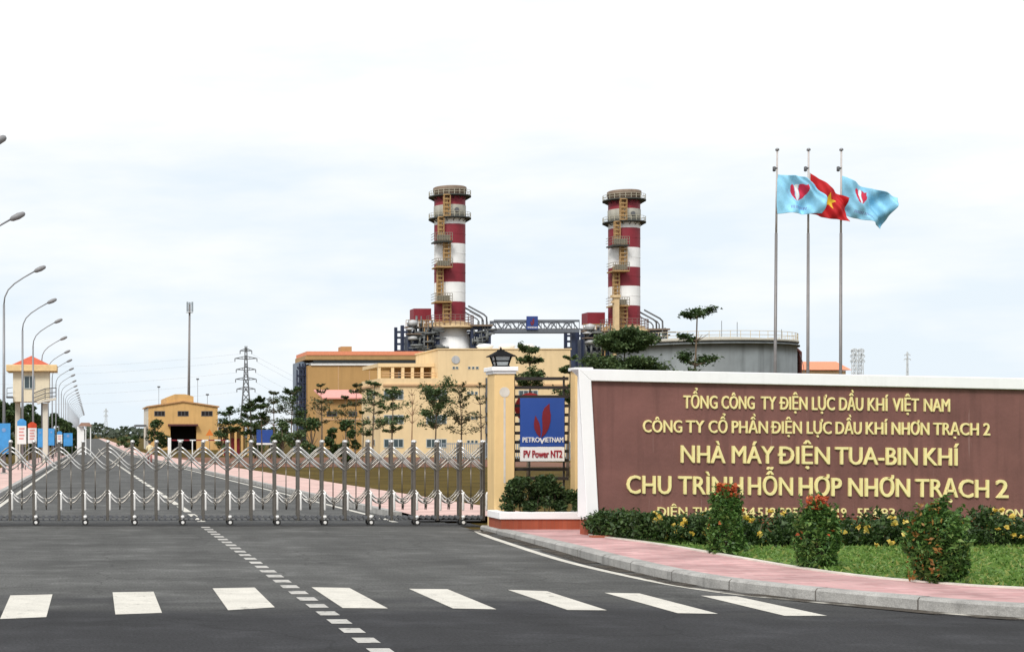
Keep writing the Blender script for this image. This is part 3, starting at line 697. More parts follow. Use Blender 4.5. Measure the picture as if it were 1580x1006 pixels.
local_text('IETNAM', 840.5, 869, 682, 674.5, YB, M_SIGNW, sg)
MB().prism([(X(832, YB), Z(675.8, YB)), (X(836, YB), Z(685, YB)), (X(841, YB), Z(675.8, YB)), (X(838.6, YB), Z(675.8, YB)), (X(836.2, YB), Z(681, YB)), (X(834.4, YB), Z(675.8, YB))], YB - 0.011, YB - 0.001).build('lettering', M_SIGNW, sg)
local_text('PV Power NT2', 807.5, 867.5, 705.5, 694.5, YB, M_TXTRED, sg, 0.008, 0.022)
# red round board seen behind the slats
m = MB(); YR = 28.5
m.tube([(X(818, YR), YR, Z(629, YR)), (X(818, YR), YR + 0.04, Z(629, YR))], 23 * YR / F, 32)
rb = thing('round_board', 'red round board half hidden behind the slats and the blue sign', 'board', (X(818, YR), YR, gz(YR)))
m.build('disc', mat('board_red', (0.42, 0.03, 0.03), 0.6), rb)
MB().bar((X(818, YR), YR + 0.06, 0.0), (X(818, YR), YR + 0.06, Z(629, YR)), 0.025).build('post', M_STEEL, rb)
# planter
YQ = 27.05
plx0, plx1 = X(771, YQ), X(910, YQ)
pl = thing('planter', 'low red tiled planter with white coping in front of the slatted screen', 'planter', (plx0, YQ, 0.07))
z0, z1, z2 = 0.0, Z(801, YQ), Z(790, YQ)
m = MB(); m.box(plx0 + 0.03, plx1 - 0.03, YQ + 0.03, YQ + 0.15, z0, z1); m.box(plx0 + 0.03, plx0 + 0.15, YQ + 0.152, YP - 0.01, z0, z1); m.box(plx1 - 0.15, plx1 - 0.03, YQ + 0.152, Y2 - 0.01, z0, z1)
m.build('wall', M_BRICK, pl)
m = MB(); m.box(plx0, plx1, YQ, YQ + 0.18, z1, z2); m.box(plx0, plx0 + 0.18, YQ + 0.181, YP - 0.01, z1, z2 ); m.box(plx1 - 0.18, plx1, YQ + 0.181, Y2 - 0.01, z1, z2)
m.build('coping', M_WHITE, pl, 0.01)
MB().box(plx0 + 0.151, plx1 - 0.151, YQ + 0.151, YP + 0.3, 0.0, z1 - 0.03).build('soil', mat('soil', (0.05, 0.03, 0.02), 0.95), pl)
# ---- foliage samplers
def blob(cx, cy, cz, rx, ry, rz, n, shell=0.55):
    d = NR.normal(size=(n, 3)); d /= np.linalg.norm(d, axis=1)[:, None]
    r = (shell + (1 - shell) * NR.random(n)) [:, None]
    return np.array([cx, cy, cz]) + d * r * np.array([rx, ry, rz])
def blobs(lst): return np.concatenate([blob(*b) for b in lst])
# bush in the planter
bu = thing('planter_bush', 'dark leafy bush filling the red planter below the blue sign', 'bush', ((plx0 + plx1) / 2, YQ + 0.4, z1))
L_ = []
for i in range(26):
    a = random.uniform(780, 896); Yc = YQ + random.uniform(0.12, 0.62); top = 716 + 24 * abs((a - 836) / 55) ** 2 + random.uniform(-4, 14)
    cz = random.uniform(Z(785, Yc), Z(top + 10, Yc)); L_.append((X(a, Yc), Yc, cz, 0.15, 0.15, 0.13, 200, 0.3))
pts = blobs(L_)
leaves('foliage', pts, 0.075, L_DARK, bu, up=0.3)
m = MB()
for i in range(9):
    a = X(random.uniform(800, 872), YQ + 0.45); m.tube([(a, YQ + 0.45, z1 - 0.04), (a + random.uniform(-.1, .1), YQ + 0.4, z1 + 0.25), (a + random.uniform(-.2, .2), YQ + 0.4, z1 + 0.5)], [0.012, 0.009, 0.004], 5)
m.build('stems', M_BARK, bu)
# ================================================================== SIGN WALL
WA = R(7.0); WY = 25.3; WX = X(890, WY); tW = math.tan(WA)
def wp(px, py):
    """photo point -> (along, height) in the wall's own plane"""
    Y = (WY - tW * WX) / (1 - tW * (px - CX) / F); return ((X(px, Y) - WX) / math.cos(WA), Z(py, Y))
wall = thing('sign_wall', 'maroon entrance wall with thick white surround and raised gold Vietnamese lettering', 'wall', (WX, WY, 0))
def wpoly(L): return [(WX + wp(*p)[0], wp(*p)[1]) for p in L]
oTL, oBL, iTL, iBL = (892.5, 569), (905.5, 800), (912.5, 587.5), (924.3, 800)
oTR, iTR, iBR, oBR = (1706, 586), (1684, 603), (1668, 797), (1690, 797)
MB().prism(wpoly([iBL, iBR, iTR, iTL]), WY + 0.07, WY + 0.28).build('panel', M_MAUVE, wall)
m = MB()
P_ = wpoly([oBL, iBL, iTL, oTL]); xb_ = wpoly([(904.5, 690)])[0][0]        # the back of the end pier is plumb, its face leans outwards
Q_ = [(xb_, P_[0][1]), P_[1], P_[2], (xb_, P_[3][1])]
m.add([(a, WY, b) for a, b in P_] + [(a, WY + 0.33, b) for a, b in Q_], [(0, 1, 2, 3), (7, 6, 5, 4)] + [((i + 1) % 4, i, 4 + i, 4 + (i + 1) % 4) for i in range(4)])
m.prism(wpoly([oTL, iTL, iTR, oTR]), WY, WY + 0.33); m.prism(wpoly([iBR, oBR, oTR, iTR]), WY, WY + 0.33)
m.build('surround', M_WHITE, wall, 0.012)
mb_ = MB(); q = wpoly([oBL, oBR]); mb_.box(q[0][0] + 0.02, q[1][0] - 0.02, WY + 0.015, WY + 0.30, 0.0, min(q[0][1], q[1][1])); mb_.build('footing', M_BRICK, wall)
def wtext(line, base_a, base_b, cap, bold, depth):
    a, b = line[0][1], line[-1][2]; L_ = []
    for body, p, q in line:
        bl = base_a + (base_b - base_a) * (p - a) / (b - a); br_ = base_a + (base_b - base_a) * (q - a) / (b - a)
        s0, za = wp(p, bl); s1, zb = wp(q, br_)
        L_.append((body, s0, s1, za, wp(p, bl - cap)[1] - za, (zb - za) / (s1 - s0)))
    return text(L_, 'lettering', 0.0695, M_GOLD, wall, depth, bold)
wtext([('TỔNG', 1057, 1109.6), ('CÔNG', 1116, 1167), ('TY', 1177, 1200.5), ('ĐIỆN', 1207, 1248.6), ('LỰC', 1256, 1291), ('DẦU', 1298, 1335), ('KHÍ', 1342, 1373.5), ('VIỆT', 1380.5, 1421), ('NAM', 1429, 1469)], 629.5, 635, 20, 0.012, 0.022)
wtext([('CÔNG', 994.5, 1055), ('TY', 1061, 1089.5), ('CỔ', 1096, 1125), ('PHẦN', 1132, 1187.5), ('ĐIỆN', 1194, 1240), ('LỰC', 1248, 1286), ('DẦU', 1292.5, 1332.5), ('KHÍ', 1339, 1372.6), ('NHƠN', 1379, 1437), ('TRẠCH', 1443.5, 1513.5), ('2', 1521, 1531)], 666.5, 671.5, 19, 0.012, 0.022)
wtext([('NHÀ', 1053, 1121.6), ('MÁY', 1132, 1197), ('ĐIỆN', 1205.5, 1283), ('TUA-BIN', 1291.5, 1418.5), ('KHÍ', 1428.5, 1482.5)], 713.5, 718, 27, 0.012, 0.028)
wtext([('CHU', 969, 1038), ('TRÌNH', 1049, 1149), ('HỖN', 1157, 1226), ('HỢP', 1235.5, 1301.5), ('NHƠN', 1312, 1407), ('TRẠCH', 1415.5, 1529), ('2', 1540, 1559)], 761, 768, 28, 0.012, 0.028)
wtext([('ĐIỆN', 1017, 1063), ('THOẠI:', 1072, 1126), ('+34', 1134, 1168), ('512', 1172, 1200), ('225', 1206, 1234), ('619', 1283, 1309), ('55', 1326, 1344), ('893', 1351, 1384), ('CRON', 1533, 1581)], 796.5, 800, 14.5, 0.012, 0.02)
wall.rotation_euler = (0, 0, WA)
# hedge along the wall
FR = smooth([(8.25, 24.95), (8.5, 23.7), (8.85, 22.5), (9.5, 21.95), (11, 22.1), (13, 22.1), (17.5, 22.6)], 10)
FR = resample(FR, 60)
hd = thing('flowering_hedge', 'low dark green hedge with yellow flowers along the foot of the sign wall', 'hedge', (11.5, 22.8, 0.12))
L_ = []; fl = []
for i, p in enumerate(FR):
    t = i / 59
    for j in range(5):
        dep = 0.16 + j * 0.27 if t > 0.25 else 0.12 + j * 0.12
        top = 0.46 + 0.07 * math.sin(i * 0.9) + 0.05 * math.sin(i * 2.3) + random.uniform(-0.06, 0.12) if t > 0.2 else 0.42 + t * 0.3 + random.uniform(-.04, .10)
        for zc_ in (0.25, top - 0.10) if j < 2 else (top - 0.10,):
            L_.append((p.x + random.uniform(-.1, .1), p.y + dep, zc_, 0.16, 0.15, 0.14, 75, 0.35))
        if j < 3 and t > 0.12:
            for q in range(random.choice((0, 1, 1, 2))): fl.append((p.x + random.uniform(-.1, .1), p.y + dep - 0.15 + random.uniform(-.04, 0), random.uniform(top - 0.28, top + 0.06)))
leaves('foliage', blobs(L_), 0.07, L_HEDGE, hd, up=0.25)
fp = np.array([(x + NR.normal() * .016, y + NR.normal() * .016, z + NR.normal() * .013) for x, y, z in fl for _ in range(7)])
leaves('flowers', fp, 0.062, L_FLOWER, hd, up=0.1, aspect=0.8)['kind'] = 'stuff'
m = MB()
for i in range(2, 58, 2):
    p = FR[i]; m.tube([(p.x, p.y + 0.35, 0.1), (p.x + random.uniform(-.08, .08), p.y + 0.3, 0.45)], [0.012, 0.005], 5)
m.build('stems', M_BARK, hd)['kind'] = 'stuff'
# clipped shrubs with coloured tips
def cone_shrub(px, base, top, half, label, red, amber, n=4200, form=(.72, .95, 1.0, .78, .48, .18)):
    Y = 1.62 * F / (base - HY); x = X(px, Y); h = (base - top) * Y / F; r = half * Y / F
    t = thing('clipped_shrub', label, 'shrub', (x, Y, 0.12), 'clipped shrubs on the lawn')
    zz = NR.random(n) ** 0.85; prof = np.interp(zz, [0, .12, .45, .75, .92, 1], form)
    a = NR.random(n) * 2 * math.pi; lump = 1 + 0.13 * np.sin(3 * a + 7 * zz + px) + 0.09 * np.sin(5 * a - 11 * zz)
    rr = r * prof * lump * (0.5 + 0.5 * NR.random(n) ** 0.45)
    pts = np.stack([x + rr * np.cos(a), Y + rr * np.sin(a), 0.13 + zz * h * (0.97 + 0.05 * np.sin(a * 4))], 1)
    sh_ = []
    for k in range(34):
        a = random.uniform(0, 6.283); q = random.random() ** .6; rr_ = r * float(np.interp(q, [0, .12, .45, .75, .92, 1], form)) * .9
        b0 = np.array([x + rr_ * math.cos(a), Y + rr_ * math.sin(a), 0.13 + q * h]); dv = np.array([math.cos(a) * .5, math.sin(a) * .5, random.uniform(.5, 1.1)]); L1 = random.uniform(.08, .19)
        sh_.append(b0 + dv * (NR.random(12)[:, None] * L1) + NR.normal(size=(12, 3)) * .013)
    pts = np.concatenate([pts] + sh_)
    leaves('foliage', pts, 0.058, L_SHRUB, t, up=0.35, jit=.6, aspect=.45)
    if red:
        k = red; L_R = L_TIP; a = NR.random(k) * 6.283; rr = r * 0.5 * NR.random(k) ** 0.5
        ps = np.stack([x + rr * np.cos(a), Y + rr * np.sin(a), 0.13 + h * (0.91 + 0.19 * NR.random(k) ** 1.5)], 1)
        k2 = red // 40; a = NR.random(k2) * 6.283; z2_ = 0.35 + 0.5 * NR.random(k2)
        ps2 = np.stack([x + r * 0.92 * np.cos(a), Y + r * .92 * np.sin(a), 0.13 + h * z2_], 1)
        leaves('red_tips', np.concatenate([ps, ps2]), 0.066, L_TIP, t, up=0.0)
    if amber:
        k = amber; a = NR.uniform(2.6, 4.4, k); z2_ = NR.random(k) ; pr = np.interp(z2_, [0, .5, .9, 1.05], [.9, 1.0, .6, .25])
        ps = np.stack([x + r * pr * np.cos(a), Y + r * pr * np.sin(a), 0.15 + h * 1.02 * z2_], 1)
        leaves('amber_tips', ps, 0.05, L_AMBER, t, up=0.0)['kind'] = 'stuff'
    m = MB(); m.tube([(x, Y, 0.08), (x, Y, 0.13 + h * 0.8)], [0.02, 0.008], 6)
    for k in range(6):
        a = k * 1.05; m.tube([(x, Y, 0.14), (x + r * .5 * math.cos(a), Y + r * .5 * math.sin(a), 0.13 + h * 0.5)], [0.01, 0.004], 5)
    m.build('stem', M_BARK, t)
cone_shrub(1121, 853, 756, 28, 'clipped shrub with fiery red new leaves, nearest the planter', 430, 0, 3600, (.95, 1.0, .86, .72, .55, .30))
cone_shrub(1261, 876, 775, 31, 'dark green clipped shrub with small red crown, middle one on the lawn', 260, 0, 4000, (.70, .86, 1.0, .88, .60, .30))
cone_shrub(1447, 897, 776, 44, 'broad clipped shrub with amber leaves on its left side, largest on the lawn', 0, 120, 6200, (.55, .78, 1.0, .86, .42, .12))
# small terracotta edging slab at the hedge end
m = MB(); Ys = 24.6; m.box(X(914, Ys), X(948, Ys), Ys, Ys + 0.16, 0.085, 0.125)
tag(m.build('edging_slab', M_TERRA), 'small terracotta slab at the planter end of the hedge', 'slab')
# ================================================================== FLAGPOLES AND FLAGS
YF = 45.0
def flagpole(px, label, lean):
    x = X(px, YF); g = gz(YF); zt = Z(233, YF)
    t = thing('flagpole', label, 'flagpole', (x, YF, g), 'flagpoles behind the sign wall')
    zj = Z(360, YF)
    MB().tube([(x, YF, g), (x + lean * 0.65, YF, zj)], [0.050, 0.040], 10).build('pole', M_FPOLE, t)
    MB().tube([(x + lean * 0.65, YF, zj), (x + lean, YF, zt)], [0.031, 0.026], 10).build('upper_pole', M_POLEW, t)
    m = MB(); m.lathe(x + lean, YF, [(0.0, zt), (0.055, zt + 0.005), (0.055, zt + 0.05), (0.03, zt + 0.075), (0.0, zt + 0.08)], 10); m.build('finial', M_POLE, t)
    zp = Z(260, YF); m = MB(); m.bar((x + lean - 0.10, YF, zp), (x + lean, YF, zp), 0.03, 8); m.lathe(x + lean - 0.09, YF, [(0.0, zp - 0.1), (0.045, zp - 0.08), (0.045, zp + 0.04), (0.0, zp + 0.06)], 8); m.build('pulley', M_DGREY, t)
    MB().box(x - 0.2, x + 0.2, YF - 0.2, YF + 0.2, g - 0.05, g + 0.1).build('footing', M_KERB, t)
flagpole(1194.5, 'tall grey flagpole carrying a pale blue flag, beside the grey tank', 0.09)
flagpole(1246, 'tall grey flagpole carrying the red flag with yellow star', 0.03)
flagpole(1296.5, 'tall grey flagpole whose pale blue flag flies clear, over the orange roof', 0.03)
def inpoly(x, y, P):
    c = False; j = len(P) - 1
    for i in range(len(P)):
        if (P[i][1] > y) != (P[j][1] > y) and x < (P[j][0] - P[i][0]) * (y - P[i][1]) / (P[j][1] - P[i][1]) + P[i][0]: c = not c
        j = i
    return c
def flag(name, label, TL, TR, BL, BR, Y0, amp, ph, mats, decals, sag=0.0, n=96, mrows=64, yaw=0.0, bulge=0.0):
    m = MB(); vs = []
    for j in range(mrows + 1):
        v = j / mrows
        for i in range(n + 1):
            u = i / n
            a = [TL[k] * (1 - u) * (1 - v) + TR[k] * u * (1 - v) + BL[k] * (1 - u) * v + BR[k] * u * v for k in (0, 1)]
            a[1] += sag * math.sin(math.pi * u) * (1 - 0.3 * v); a[0] += bulge * math.sin(math.pi * v) * u
            ww = u ** 0.6 * (math.sin(7.5 * u - 4.2 * v + ph) + 0.45 * math.sin(13 * u + 6 * v + ph * 2) + 0.25 * math.sin(24 * u - 15 * v + ph))
            Y = Y0 + amp * ww + yaw * u
            a[1] += 0.9 * u * math.sin(9 * u + 2 * v + ph)
            vs.append((X(a[0], YF), Y, Z(a[1], YF)))
    m.v = vs
    for j in range(mrows):
        for i in range(n):
            u, v = (i + .5) / n, (j + .5) / mrows; mi = 0
            for P, k in decals:
                if inpoly(u, v, P): mi = k
            m.f.append((j * (n + 1) + i, (j + 1) * (n + 1) + i, (j + 1) * (n + 1) + i + 1, j * (n + 1) + i + 1)); m.m.append(mi); m.s.append(True)
    r = thing(name, label, 'flag', (X(TL[0], YF), Y0, Z(BL[1], YF)), 'flags flying behind the sign wall')
    o = m.build('cloth', mats, r)
    s = o.modifiers.new('thickness', 'SOLIDIFY'); s.thickness = 0.006
    MB().bar((X(TL[0], YF) + 0.005, Y0, Z(TL[1], YF)), (X(BL[0], YF) + 0.005, Y0, Z(BL[1], YF)), 0.012, 6).build('hoist_rope', M_POLEW, r)
    return r
def flame(u0, u1, v0, v1):
    f = lambda P: [(u0 + a * (u1 - u0), v0 + b * (v1 - v0)) for a, b in P]
    left = [(.02, .14), (.0, .34), (.05, .58), (.2, .86), (.36, 1.0), (.26, .7), (.24, .4), (.27, .12), (.16, .04)]
    stripe = [(.29, .11), (.27, .4), (.29, .7), (.38, 1.0), (.44, .8), (.43, .5), (.46, .2), (.5, .06), (.4, .02)]
    right = [(.53, .06), (.49, .22), (.46, .5), (.47, .8), (.40, 1.0), (.66, .82), (.86, .58), (.97, .3), (1.0, .0), (.8, .1), (.66, .02)]
    return [(f(left), 1), (f(stripe), 2), (f(right), 1)]
def bars(cu, cv):
    o = []
    for i in range(12):
        x = cu - 0.2 + i * 0.034; o.append(([(x, cv), (x + 0.022, cv), (x + 0.022, cv + 0.075), (x, cv + 0.075)], 3))
    return o
FL1 = flame(0.34, 0.68, 0.20, 0.66)
flag('company_flag', 'pale blue company flag partly hiding the red flag', (1198, 269), (1246, 284), (1197, 330.5), (1254, 334.5), YF - 0.02, 0.17, 0.4, [M_SKYB, M_FLAME, M_SIGNW, M_FTXT], FL1 + bars(0.50, 0.80), -2, bulge=8, yaw=-0.5)
st = []
for i in range(10):
    rr = 0.26 if i % 2 == 0 else 0.105; an = -math.pi / 2 + i * math.pi / 5; st.append((0.5 + rr * math.cos(an) * 0.68, 0.47 + rr * math.sin(an)))
flag('national_flag', 'red flag with yellow star between the two pale blue flags', (1249, 267), (1305, 308), (1248, 330), (1303, 344), YF - 0.02, 0.12, 2.1, [M_FLAGR, M_STAR], [(st, 1)], 0, yaw=-0.14)
FL3 = flame(0.27, 0.52, 0.14, 0.60)
flag('company_flag', 'pale blue company flag flying fully open beside the red flag', (1297, 271), (1385, 305), (1298, 330), (1369, 350), YF + 0.0, 0.20, 4.4, [M_SKYB, M_FLAME, M_SIGNW, M_FTXT], FL3 + bars(0.47, 0.78), 0, yaw=0.1)
# ================================================================== STREET LAMPS
LY = []
for d in (455, 338, 256, 206, 175, 148, 127, 113, 100, 90, 81): LY.append(20376 / (d + 18))
while LY[-1] < 560: LY.append(LY[-1] + 17.5)
ordn = ['nearest', 'second', 'third', 'fourth', 'fifth', 'sixth', 'seventh', 'eighth', 'ninth', 'tenth', 'eleventh', 'twelfth', 'thirteenth', 'fourteenth', 'fifteenth', 'sixteenth', 'seventeenth', 'eighteenth', 'nineteenth', 'twentieth', 'twenty-first', 'twenty-second', 'twenty-third', 'twenty-fourth', 'twenty-fifth', 'twenty-sixth', 'twenty-seventh', 'twenty-eighth', 'twenty-ninth', 'thirtieth', 'thirty-first', 'thirty-second', 'thirty-third', 'thirty-fourth', 'thirty-fifth']
def lamp_proto():
    x, y, g = -4.0, LY[0], gz(LY[0])
    t = thing('street_lamp', 'x', 'street lamp', (x, y, g), 'street lamps along the left pavement')
    pts = [(x, y, g + 8.2), (x + 0.04, y, g + 8.55), (x + 0.2, y, g + 8.9), (x + 0.5, y, g + 9.2), (x + 0.95, y, g + 9.5), (x + 1.45, y, g + 9.78)]
    MB().tube([(x, y, g), (x, y, g + 4), (x, y, g + 8.2)], [0.085, 0.07, 0.055], 10).build('pole', M_POLE, t)
    MB().tube(pts, 0.036, 8).build('arm', M_POLE, t)
    a, b = Vector(pts[-1]), Vector((x + 2.0, y, g + 10.02))
    m = MB(); m.tube([a, a.lerp(b, 0.15), a.lerp(b, 0.55), a.lerp(b, 0.9), b], [0.05, 0.10, 0.125, 0.09, 0.04], 10); m.build('lamp_head', M_LHEAD, t)
    MB().box(x - 0.16, x + 0.16, y - 0.16, y + 0.16, g, g + 0.18).build('base', M_KERB, t)
    return t
lp = lamp_proto()
for i, y in enumerate(LY):
    o = lp if i == 0 else copy_tree(lp)
    lab = '%s of the grey curved-arm street lamps down the left pavement' % ordn[min(i, 34)]
    if i == 0: lab = 'nearest of the grey curved-arm street lamps, only its head showing high up'
    o['label'] = lab
    xx = float(np.interp(y, [43, 58, 74, 91, 105, 123, 140, 250, 560], [-4.25, -4.3, -4.0, -3.8, -3.7, -3.6, -3.55, -3.4, -3.0])); o.location = (xx, y, gz(y))
# right-hand lamps seen over the warehouse
def small_lamp(px, top, Y, label):
    x = X(px, Y); g = gz(Y); zt = Z(top, Y)
    t = thing('yard_lamp', label, 'lamp', (x, Y, g), 'slim lamps rising behind the yellow warehouse')
    MB().tube([(x, Y, g), (x, Y, zt)], [0.09, 0.06], 8).build('pole', M_POLE, t)
    MB().box(x - 0.35, x + 0.35, Y - 0.2, Y + 0.2, zt, zt + 0.35).build('lamp_head', M_DGREY, t, 0.05)
small_lamp(245, 598, 380, 'slim yard lamp left of the yellow warehouse roof lantern')
small_lamp(305, 586, 380, 'slim yard lamp just right of the telecom mast')
small_lamp(320, 610, 350, 'short slim yard lamp over the right slope of the warehouse roof')
# ================================================================== GUARD TOWER
YT = 120.0; gT = gz(YT); u = YT / F
tw = thing('guard_tower', 'cream guard tower with red tiled hip roof and railed balcony among left trees', 'tower', (X(48, YT), YT, gT))
tx0, tx1 = X(20, YT), X(76, YT); dpt = 2.8
MB().box(tx0, tx1, YT, YT + dpt, Z(620, YT), Z(573, YT)).build('cabin', M_TOWER, tw, 0.03)
m = MB(); m.box(X(10, YT), X(88, YT), YT - 0.55, YT + dpt + 0.55, Z(573, YT), Z(563, YT)); m.build('eave', M_EAVE, tw, 0.03)
m = MB(); ex0, ex1, ey0, ey1 = X(18, YT), X(77, YT), YT - 0.25, YT + dpt + 0.25; zr0, zr1 = Z(563, YT), Z(547.5, YT); cxm, cym = (ex0 + ex1) / 2, (ey0 + ey1) / 2
m.add([(ex0, ey0, zr0), (ex1, ey0, zr0), (ex1, ey1, zr0), (ex0, ey1, zr0), (cxm, cym, zr1)], [(0, 1, 4), (1, 2, 4), (2, 3, 4), (3, 0, 4)]); m.build('roof', M_TILE, tw)
def window(par, x0, x1, y, z0, z1, nx=2, fw=0.05, fm=None, pm=None, name='window'):
    """frame proud of a wall facing -Y, pane just in front of the wall"""
    m = MB(); yf = y - 0.06
    m.box(x0, x1, yf, y + 0.01, z0, z0 + fw); m.box(x0, x1, yf, y + 0.01, z1 - fw, z1)
    for i in range(nx + 1):
        a = x0 + (x1 - x0 - fw) * i / nx; m.box(a, a + fw, yf + 0.004, y + 0.006, z0 + fw, z1 - fw)
    f = m.build(name, fm or M_WFRAME, par)
    m = MB(); m.box(x0 + fw * 0.4, x1 - fw * 0.4, y - 0.02, y + 0.004, z0 + fw * 0.4, z1 - fw * 0.4); m.build('pane', pm or M_PANE, f)
    return f
window(tw, X(37, YT), X(54, YT), YT, Z(600, YT), Z(580, YT), 2, 0.06)
MB().box(X(66, YT), X(74, YT), YT - 0.35, YT + 0.05, gT, Z(622, YT)).build('column', M_PALEW, tw, 0.02)
MB().box(X(22, YT), X(30, YT), YT + 1.5, YT + 1.9, gT, Z(620.2, YT)).build('column', M_PALEW, tw, 0.02)
m = MB(); m.prism([(X(58, YT), Z(624, YT)), (X(66, YT), Z(621, YT)), (X(87, YT), Z(617, YT)), (X(87, YT), Z(613.5, YT)), (X(58, YT), Z(619.5, YT))], YT - 0.9, YT - 0.02); m.build('balcony_slab', M_PALEW, tw)
m = MB()
rp_ = [(X(52, YT), Z(607, YT)), (X(70, YT), Z(600, YT)), (X(87, YT), Z(598.5, YT))]
for dz in (0, -0.35, -0.65):
    for yy in (YT - 0.86, YT - 0.1): m.tube([(a, yy, b + dz) for a, b in rp_], 0.025, 5)
for a, b in ((X(70, YT), Z(600, YT)), (X(79, YT), Z(599, YT)), (X(87, YT), Z(598.5, YT))): m.bar((a, YT - 0.86, b - 0.9), (a, YT - 0.86, b), 0.028, 5)
m.bar((X(87, YT), YT - 0.86, Z(598.5, YT)), (X(87, YT), YT - 0.1, Z(598.5, YT)), 0.025, 5)
m.build('railing', M_DGREY, tw)
m = MB()
for dz in (0.0, -0.4): m.bar((X(11, YT), YT - 0.3, Z(599, YT) + dz), (X(20, YT), YT - 0.3, Z(598, YT) + dz), 0.025, 5)
m.bar((X(11, YT), YT - 0.3, Z(612, YT)), (X(11, YT), YT - 0.3, Z(599, YT)), 0.025, 5); m.box(X(10, YT), tx0 - 0.01, YT - 0.5, YT + 1, Z(614, YT), Z(611.5, YT)); m.build('side_landing', M_DGREY, tw)
# banners along the left pavement
def banner(px0_, px1_, top, bot, Y, cols, label):
    x0, x1 = X(px0_, Y), X(px1_, Y); g = gz(Y)
    t = thing('roadside_banner', label, 'banner', ((x0 + x1) / 2, Y, g), 'banners along the left pavement')
    h = Z(top, Y) - Z(bot, Y)
    z1 = Z(top, Y)
    m = MB(); m.box(x0, x1, Y, Y + 0.06, z1 - h, z1 - (0.0 if len(cols) == 1 else h * 0.28)); m.build('sheet', cols[0], t)
    if len(cols) > 1:
        m = MB(); m.prism([(x0, z1 - h * 0.279), (x1, z1 - h * 0.279), (x1, z1 - h * 0.1), ((x0 * .35 + x1 * .65), z1), ((x0 * .65 + x1 * .35), z1), (x0, z1 - h * 0.1)], Y, Y + 0.06); m.build('header', cols[1], t)
        m = MB()
        for k in range(4): m.box(x0 + (x1 - x0) * 0.2, x1 - (x1 - x0) * (0.2 + 0.1 * (k % 2)), Y - 0.01, Y - 0.001, z1 - h * (0.42 + 0.13 * k), z1 - h * (0.36 + 0.13 * k))
        m.build('print', cols[2], t)
    else:
        m = MB(); xm_ = (x0 + x1) / 2; m.tube([(xm_, Y - 0.01, z1 - h * .22), (xm_, Y - 0.001, z1 - h * .22)], (x1 - x0) * .16, 14); m.build('print', M_FTXT, t)
    m = MB()
    for x in (x0 + 0.05, x1 - 0.05): m.bar((x, Y + 0.09, g), (x, Y + 0.09, z1 - h * 0.1), 0.03, 6)
    m.build('post', M_POLE, t)
banner(-4, 16, 653, 700, 74, [M_BANB], 'large plain blue banner at the left edge of the photo')
banner(26.5, 40.5, 646, 685, 86, [M_SIGNW, M_BANB, M_BANP], 'white banner with blue top beside the orange topped one')
banner(43, 56.5, 651, 684, 92, [M_SIGNW, M_BANR, M_BANP], 'white banner with orange red top left of the tower column')
banner(58, 66, 661, 690, 108, [M_BANB], 'blue banner just left of the tower column')
banner(74.5, 84, 661, 687, 116, [M_BANB], 'blue banner just right of the tower column')
banner(88, 96, 665, 684, 140, [M_SIGNW, M_BANB, M_BANP], 'small white banner with blue top beyond the tower')
banner(98, 112, 668, 688, 150, [M_BANB], 'wide blue banner farthest along the left pavement')
# sentry shelter far down the road
YV = 235.0; gV = gz(YV)
sh = thing('sentry_shelter', 'small white sentry shelter with brown roof far down the left side', 'shelter', (X(132, YV), YV, gV))
MB().box(X(119, YV), X(130, YV), YV, YV + 2, gV, Z(658, YV)).build('wall', M_STKW, sh)
m = MB(); xa, xb = X(121, YV), X(142, YV); m.prism([(xa, Z(657.5, YV)), (xb, Z(657.5, YV)), (X(138, YV), Z(652, YV)), (X(125, YV), Z(652, YV))], YV - 0.6, YV + 2.4); m.build('roof', mat('shelter_roof', (0.33, 0.20, 0.15), 0.8), sh)
for p in (131.6, 139): MB().box(X(p, YV), X(p, YV) + 0.14, YV - 0.3, YV - 0.16, gV, Z(657.6, YV)).build('column', M_STKW, sh)
# ================================================================== WAREHOUSE
YW = 300.0; gW = gz(YW); D = 24
wx0, wx1 = X(229, YW), X(336, YW); wxm = (wx0 + wx1) / 2; ze, zg = Z(628.5, YW), Z(620, YW)
wh = thing('warehouse', 'yellow gabled warehouse with three dark windows and a wide open doorway', 'warehouse', (wxm, YW, gW))
dx0, dx1, dz = X(263, YW), X(303, YW), Z(657, YW)
m = MB()
m.prism([(wx0, gW), (dx0, gW), (dx0, ze), (wx0, ze)], YW, YW + 0.3); m.prism([(dx1, gW), (wx1, gW), (wx1, ze), (dx1, ze)], YW, YW + 0.3); m.box(dx0, dx1, YW, YW + 0.3, dz, ze)
m.prism([(wx0, ze), (wx1, ze), (wxm, zg)], YW, YW + 0.3); m.box(wx1 - 0.3, wx1, YW + 0.3, YW + D, gW, ze); m.box(wx0, wx1, YW + D, YW + D + 0.3, gW, ze); m.build('wall', M_WARE, wh)
MB().box(wx0, wx0 + 0.3, YW + 0.3, YW + D, gW, ze).build('side_wall', M_PALEW, wh)
m = MB(); rt = 0.25
m.prism([(wx0 - 0.3, ze), (wxm, zg), (wx1 + 0.3, ze), (wx1 + 0.3, ze + rt), (wxm, zg + rt), (wx0 - 0.3, ze + rt)], YW - 0.3, YW + D + 0.4); rf = m.build('roof', mat('warehouse_roof', (0.48, 0.27, 0.12), 0.7), wh)
vx0, vx1 = X(257, YW), X(299, YW)
m = MB(); m.prism([(vx0, Z(622, YW)), (vx1, Z(622, YW)), (vx1, Z(611.5, YW)), ((vx0 + vx1) / 2 + 1, Z(608, YW)), ((vx0 + vx1) / 2 - 1, Z(608, YW)), (vx0, Z(613, YW))], YW + 0.5, YW + D - 1); m.build('roof_lantern', M_WARE, rf)
